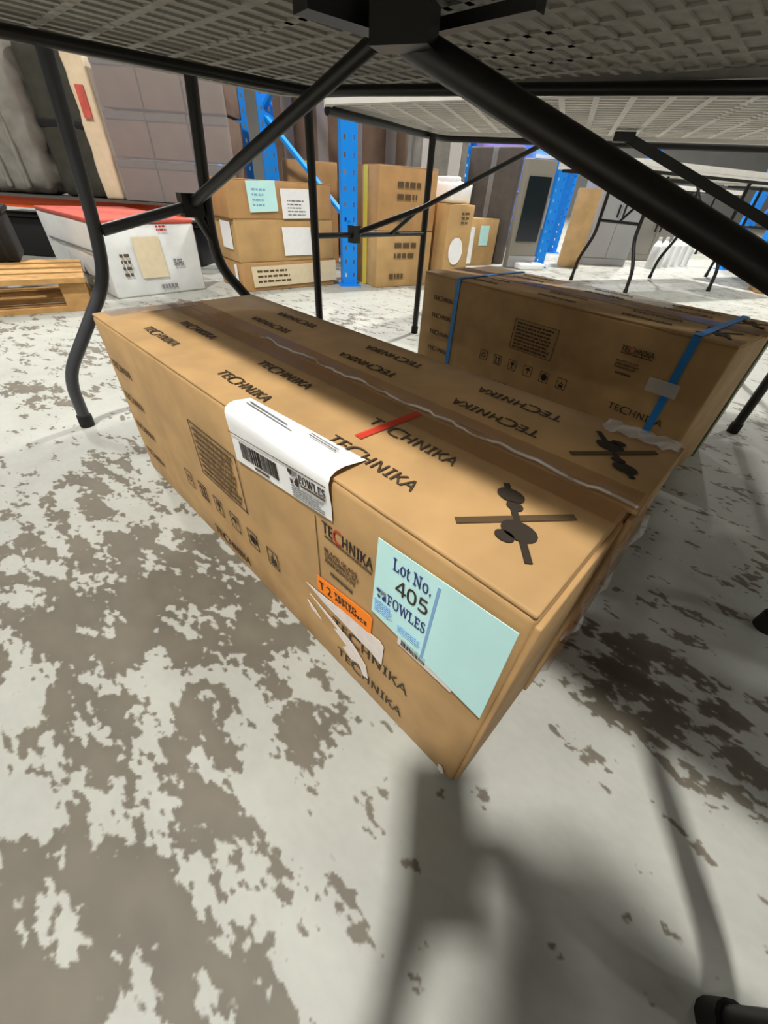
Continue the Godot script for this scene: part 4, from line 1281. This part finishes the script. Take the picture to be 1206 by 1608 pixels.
# ---------------------------------------------------------------- person holding the phone, behind the camera
func field_mesh(bones: Array, cell: float, soft: float) -> ArrayMesh:      # [a, b, radius a, radius b] capsules joined smoothly, as surface nets
	var lo := Vector3.ONE * 1e9
	var hi := -Vector3.ONE * 1e9
	for b in bones:
		var rm: float = maxf(b[2], b[3]) + soft + cell * 2
		for p in [b[0], b[1]]:
			lo = lo.min(p - Vector3.ONE * rm)
			hi = hi.max(p + Vector3.ONE * rm)
	var nx := int((hi.x - lo.x) / cell) + 2
	var ny := int((hi.y - lo.y) / cell) + 2
	var nz := int((hi.z - lo.z) / cell) + 2
	var g := PackedFloat32Array()
	g.resize(nx * ny * nz)
	g.fill(1.0)
	for b in bones:
		var A: Vector3 = b[0]
		var B: Vector3 = b[1]
		var ra: float = b[2]
		var rb: float = b[3]
		var rm := maxf(ra, rb) + soft * 1.5 + cell * 2
		var l0 := ((A.min(B) - Vector3.ONE * rm - lo) / cell).floor().max(Vector3.ZERO)
		var h0 := ((A.max(B) + Vector3.ONE * rm - lo) / cell).ceil()
		var AB := B - A
		var inv := 1.0 / maxf(AB.length_squared(), 1e-8)
		for k in range(int(l0.z), mini(int(h0.z) + 1, nz)):
			for j in range(int(l0.y), mini(int(h0.y) + 1, ny)):
				for i in range(int(l0.x), mini(int(h0.x) + 1, nx)):
					var p := lo + Vector3(i, j, k) * cell
					var t := clampf((p - A).dot(AB) * inv, 0.0, 1.0)
					var d := p.distance_to(A + AB * t) - lerpf(ra, rb, t)
					var id := (k * ny + j) * nx + i
					var e := g[id]
					var h := maxf(soft - absf(e - d), 0.0) / soft
					g[id] = minf(e, d) - h * h * soft * 0.25
	var vid := PackedInt32Array()
	vid.resize(nx * ny * nz)
	vid.fill(-1)
	var verts := PackedVector3Array()
	var st := begin()
	for k in nz - 1:
		for j in ny - 1:
			for i in nx - 1:
				var base := (k * ny + j) * nx + i
				var c := [g[base], g[base + 1], g[base + nx], g[base + nx + 1], g[base + nx * ny], g[base + nx * ny + 1], g[base + nx * ny + nx], g[base + nx * ny + nx + 1]]
				var neg := 0
				for v in c:
					if v < 0.0: neg += 1
				if neg == 0 or neg == 8:
					continue
				var sum := Vector3.ZERO
				var cnt := 0
				for e in [[0, 1], [2, 3], [4, 5], [6, 7], [0, 2], [1, 3], [4, 6], [5, 7], [0, 4], [1, 5], [2, 6], [3, 7]]:
					var a: float = c[e[0]]
					var b: float = c[e[1]]
					if (a < 0.0) != (b < 0.0):
						var pa := Vector3(e[0] & 1, (e[0] >> 1) & 1, e[0] >> 2)
						var pb := Vector3(e[1] & 1, (e[1] >> 1) & 1, e[1] >> 2)
						sum += pa.lerp(pb, a / (a - b))
						cnt += 1
				vid[base] = verts.size()
				verts.append(lo + (Vector3(i, j, k) + sum / cnt) * cell)
	for v in verts:
		st.set_smooth_group(0)
		st.add_vertex(v)
	for k in range(1, nz - 1):
		for j in range(1, ny - 1):
			for i in range(1, nx - 1):
				var id := (k * ny + j) * nx + i
				var s0 := g[id] < 0.0
				for ax in 3:
					var stp: int = [1, nx, nx * ny][ax]
					var s1 := g[id + stp] < 0.0
					if s0 == s1:
						continue
					var u: int = [nx, nx * ny, 1][ax]
					var w: int = [nx * ny, 1, nx][ax]
					var q := [vid[id], vid[id - u], vid[id - u - w], vid[id - w]]
					if q.min() < 0:
						continue
					var order := [0, 2, 1, 0, 3, 2] if not s0 else [0, 1, 2, 0, 2, 3]
					for m in order:
						st.add_index(q[m])
	st.generate_normals()
	return st.commit()

func hand_bones(w: Vector3, fwd: Vector3, side: Vector3, nrm: Vector3) -> Array:
	# w wrist, fwd along the palm, side toward the thumb, nrm out of the palm
	var out := []
	var knuckle := w + fwd * 0.085
	for i in 4:
		var s := 0.030 - 0.020 * i
		out.append([w + side * s * 0.6, knuckle + side * s, 0.016, 0.011])
		var p := knuckle + side * s
		var len_: float = [0.040, 0.045, 0.041, 0.032][i]
		var dir := fwd
		for j in 3:
			dir = (dir + nrm * 0.55).normalized()
			var q: Vector3 = p + dir * len_ * [1.0, 0.62, 0.5][j]
			out.append([p, q, 0.0095 - 0.0008 * j, 0.0088 - 0.0008 * j])
			p = q
	var th := w + side * 0.030 + fwd * 0.022
	var t1 := th + (side * 0.75 + fwd * 0.6 + nrm * 0.25).normalized() * 0.042
	var t2 := t1 + (fwd * 0.9 + nrm * 0.5 + side * 0.1).normalized() * 0.034
	out.append([w + side * 0.012, th, 0.016, 0.014])
	out.append([th, t1, 0.013, 0.0105])
	out.append([t1, t2, 0.0105, 0.009])
	return out

func photographer() -> void:
	var t := thing("person", "person in a dark jacket squatting before the table, holding a phone up", "person", Vector3(0.2, 0, 0.65))
	var sh_l := Vector3(-0.085, 0.69, 0.40)
	var sh_r := Vector3(0.275, 0.71, 0.34)
	var el_l := Vector3(-0.095, 0.42, 0.405)
	var el_r := Vector3(0.335, 0.47, 0.250)
	var wr_l := Vector3(-0.040, 0.430, 0.172)
	var wr_r := Vector3(0.128, 0.500, 0.105)
	var neck := Vector3(0.085, 0.775, 0.375)
	var chest := Vector3(0.11, 0.62, 0.44)
	var belly := Vector3(0.16, 0.48, 0.62)
	var hip := Vector3(0.20, 0.36, 0.82)
	var hp_l := hip + Vector3(-0.10, 0, 0)
	var hp_r := hip + Vector3(0.10, 0, 0)
	var kn_l := Vector3(-0.12, 0.50, 0.56)
	var kn_r := Vector3(0.47, 0.49, 0.56)
	var an_l := Vector3(-0.08, 0.09, 0.70)
	var an_r := Vector3(0.45, 0.09, 0.70)
	var head := Vector3(0.040, 0.91, 0.285)
	var limbs := func(g: float) -> Array:
		return [[neck, chest, 0.055 + g, 0.105 + g], [chest + Vector3(-0.07, 0.02, 0.02), chest + Vector3(0.07, 0.02, -0.01), 0.095 + g, 0.095 + g], [chest, belly, 0.12 + g, 0.115 + g], [belly, hip, 0.12 + g, 0.125 + g],
			[neck, sh_l, 0.05 + g, 0.055 + g], [neck, sh_r, 0.05 + g, 0.055 + g], [sh_l, el_l, 0.052 + g, 0.041 + g], [sh_r, el_r, 0.052 + g, 0.041 + g]]
	var legs := func(g: float) -> Array:
		return [[hp_l, hp_r, 0.115 + g, 0.115 + g], [hp_l, kn_l, 0.088 + g, 0.062 + g], [hp_r, kn_r, 0.088 + g, 0.062 + g], [kn_l, kn_l.lerp(an_l, 0.35), 0.058 + g, 0.058 + g], [kn_r, kn_r.lerp(an_r, 0.35), 0.058 + g, 0.058 + g], [kn_l.lerp(an_l, 0.3), an_l, 0.058 + g, 0.040 + g], [kn_r.lerp(an_r, 0.3), an_r, 0.058 + g, 0.040 + g]]
	var face := Vector3(-0.05, -0.55, -0.83).normalized()
	var fside := face.cross(UP).normalized()
	var fup := fside.cross(face)
	var body: Array = limbs.call(0.0) + legs.call(0.0)
	body += [[el_l, wr_l, 0.040, 0.027], [el_r, wr_r, 0.040, 0.027], [neck, head - fup * 0.06, 0.052, 0.055]]
	body += [[head + fup * 0.035 - face * 0.015, head - fup * 0.01, 0.088, 0.084], [head - fup * 0.04 + face * 0.03, head - fup * 0.075 + face * 0.045, 0.055, 0.040]]
	part("body", field_mesh(body, 0.014, 0.03), M.skin, t, t.global_transform.affine_inverse())
	var o := t.get_child(0) as Node3D
	var hd := field_mesh([[head + face * 0.078 + fup * 0.012, head + face * 0.105 - fup * 0.028, 0.008, 0.013], [head + face * 0.082 - fup * 0.060 - fside * 0.018, head + face * 0.082 - fup * 0.060 + fside * 0.018, 0.007, 0.007],
		[head + fside * 0.085 + fup * 0.015, head + fside * 0.086 - fup * 0.025, 0.012, 0.009], [head - fside * 0.085 + fup * 0.015, head - fside * 0.086 - fup * 0.025, 0.012, 0.009]], 0.004, 0.006)
	part("face_features", hd, M.skin, o)
	for s in [-1.0, 1.0]:
		var eye := SphereMesh.new()
		eye.radius = 0.011
		eye.height = 0.022
		part("eye", eye, M.bin_black, o, Transform3D(Basis.IDENTITY, head + face * 0.080 + fside * 0.030 * s + fup * 0.012))
	part("hair", field_mesh([[head + fup * 0.048 - face * 0.025, head - face * 0.035 + fup * 0.0, 0.086, 0.074], [head + fup * 0.062 + face * 0.012, head + fup * 0.05 - face * 0.02, 0.072, 0.082]], 0.010, 0.03), M.hair, t, t.global_transform.affine_inverse())
	for a in [[wr_l, el_l, 1.0], [wr_r, el_r, -1.0]]:
		var w: Vector3 = a[0]
		var fw := (w - (a[1] as Vector3)).normalized()
		var nrm := Vector3(a[2], 0.1, -0.15).normalized()
		nrm = (nrm - fw * nrm.dot(fw)).normalized()
		var sd := UP - fw * fw.y - nrm * nrm.y
		part("hand", field_mesh(hand_bones(w, fw, sd.normalized(), nrm), 0.004, 0.006), M.skin, o)
	part("jacket", field_mesh((limbs.call(0.012) as Array) + [[el_l, el_l.lerp(wr_l, 0.86), 0.053, 0.042], [el_r, el_r.lerp(wr_r, 0.86), 0.053, 0.042]], 0.014, 0.03), M.jacket, t, t.global_transform.affine_inverse())
	part("trousers", field_mesh(legs.call(0.012), 0.014, 0.03), M.trousers, t, t.global_transform.affine_inverse())
	for a in [an_l, an_r]:
		var f: Vector3 = a
		part("shoe", field_mesh([[Vector3(f.x, 0.045, f.z + 0.03), Vector3(f.x - 0.01, 0.040, f.z - 0.15), 0.044, 0.038], [f, Vector3(f.x, 0.05, f.z - 0.02), 0.05, 0.045]], 0.010, 0.02), M.bin_black, t, t.global_transform.affine_inverse())
	# the phone itself
	var c := Vector3(0, CAM_H, 0) - cam_f * 0.014 - cam_u * 0.055
	var ph := thing("phone", "black phone held in the squatting person's hands", "phone", c)
	ph.transform.basis = Basis(cam_r, cam_u, -cam_f)
	part("case", soft_box(Vector3(0.076, 0.160, 0.009), 0.004, 0.0, 1, 0.2), M.phone, ph, Transform3D(Basis.IDENTITY, Vector3(-0.038, -0.080, -0.0045)))
	var sc := begin()
	add_box(sc, Vector3(0, 0, 0.0048), Vector3(0.070, 0.150, 0.0006))
	part("screen", done(sc), M.glass_dark, ph)

# ---------------------------------------------------------------- everything
func _ready() -> void:
	rng.seed = 1
	var cp := cos(deg_to_rad(PITCH))
	var sp := sin(deg_to_rad(PITCH))
	var cr := cos(deg_to_rad(ROLL))
	var sr := sin(deg_to_rad(ROLL))
	cam_f = Vector3(0, -sp, -cp)
	var u0 := Vector3(0, cp, -sp)
	cam_r = Vector3(cr, 0, 0) + u0 * sr
	cam_u = Vector3(-sr, 0, 0) + u0 * cr
	var cam := Camera3D.new()
	cam.name = "camera"
	cam.transform = Transform3D(Basis(cam_r, cam_u, -cam_f), Vector3(0, CAM_H, 0))
	cam.fov = rad_to_deg(2.0 * atan(804.0 / FOCAL))
	cam.near = 0.01
	cam.far = 80.0
	add_child(cam)
	cam.current = true
	var env := Environment.new()
	env.background_mode = Environment.BG_COLOR
	env.background_color = Color(0.5, 0.52, 0.55)
	env.background_energy_multiplier = 0.2
	env.tonemap_mode = Environment.TONE_MAPPER_LINEAR
	env.tonemap_exposure = 0.71
	env.sdfgi_enabled = true
	env.ssao_enabled = true
	env.ssil_enabled = true
	var we := WorldEnvironment.new()
	we.name = "environment"
	we.environment = env
	add_child(we)
	make_materials()
	# high bay lamps: the nearest hangs behind the photographer's left shoulder, the rest in rows
	high_bay(Vector3(-0.92, 6.4, 1.66), 86.0)
	for p in [[-6.6, 1.2, 16.0], [4.6, 2.2, 9.0], [9.6, 1.5, 9.0], [-2.6, 7.0, 20.0], [-7.5, 7.0, 16.0], [5.0, 7.4, 9.0], [-4.2, -5.2, 38.0], [2.6, -5.6, 116.0], [8.6, -5.4, 84.0], [-8.8, -10.5, 38.0], [-1.0, -11.5, 70.0], [6.2, -11.5, 84.0]]:
		high_bay(Vector3(p[0], 6.4, p[1]), p[2])
	build_shell()
	make_brand()
	near_carton()
	rear_carton()
	near_table()
	second_table()
	var ra := Vector3(0.6725, 0, -0.740)
	var re := Vector3(-0.740, 0, -0.6725)
	var tr := deg_of(Vector2(0.94, -0.33))
	rack_frame("bright blue rack upright between the stacked cartons and the tall cartons", Vector3(-0.338, 0, -3.03), Vector3(-0.96, 0, -3.62), tr, M.blue_steel)
	rack_frame("blue rack upright behind the shelf's wrapped brown cartons", Vector3(-1.19, 0, -3.78), Vector3(-1.80, 0, -4.35), tr, M.blue_steel)
	rack_frame("bright blue rack upright beside the cabinet with the dark glass door", Vector3(1.375, 0, -4.545), Vector3(0.62, 0, -5.15), tr, M.blue_steel)
	rack_frame("blue rack upright far along the aisle of white tables", Vector3(2.55, 0, -5.45), Vector3(1.95, 0, -6.0), tr, M.blue_steel)
	rack_frame("furthest blue rack upright at the end of the white tables", Vector3(3.75, 0, -5.35), Vector3(4.15, 0, -5.45), tr, M.blue_steel)
	white_table("white folding table nearest the blue upright by the glass cabinet", 2.05, -3.85, -0.42, true, 0.42)
	white_table("white folding table in the middle of the far row", 3.78, -4.64, -0.42, true, 0.3)
	white_table("white folding table at the far end of the row", 3.75, -7.1, -0.42, true, 0.3)
	background()
	left_side()
	photographer()
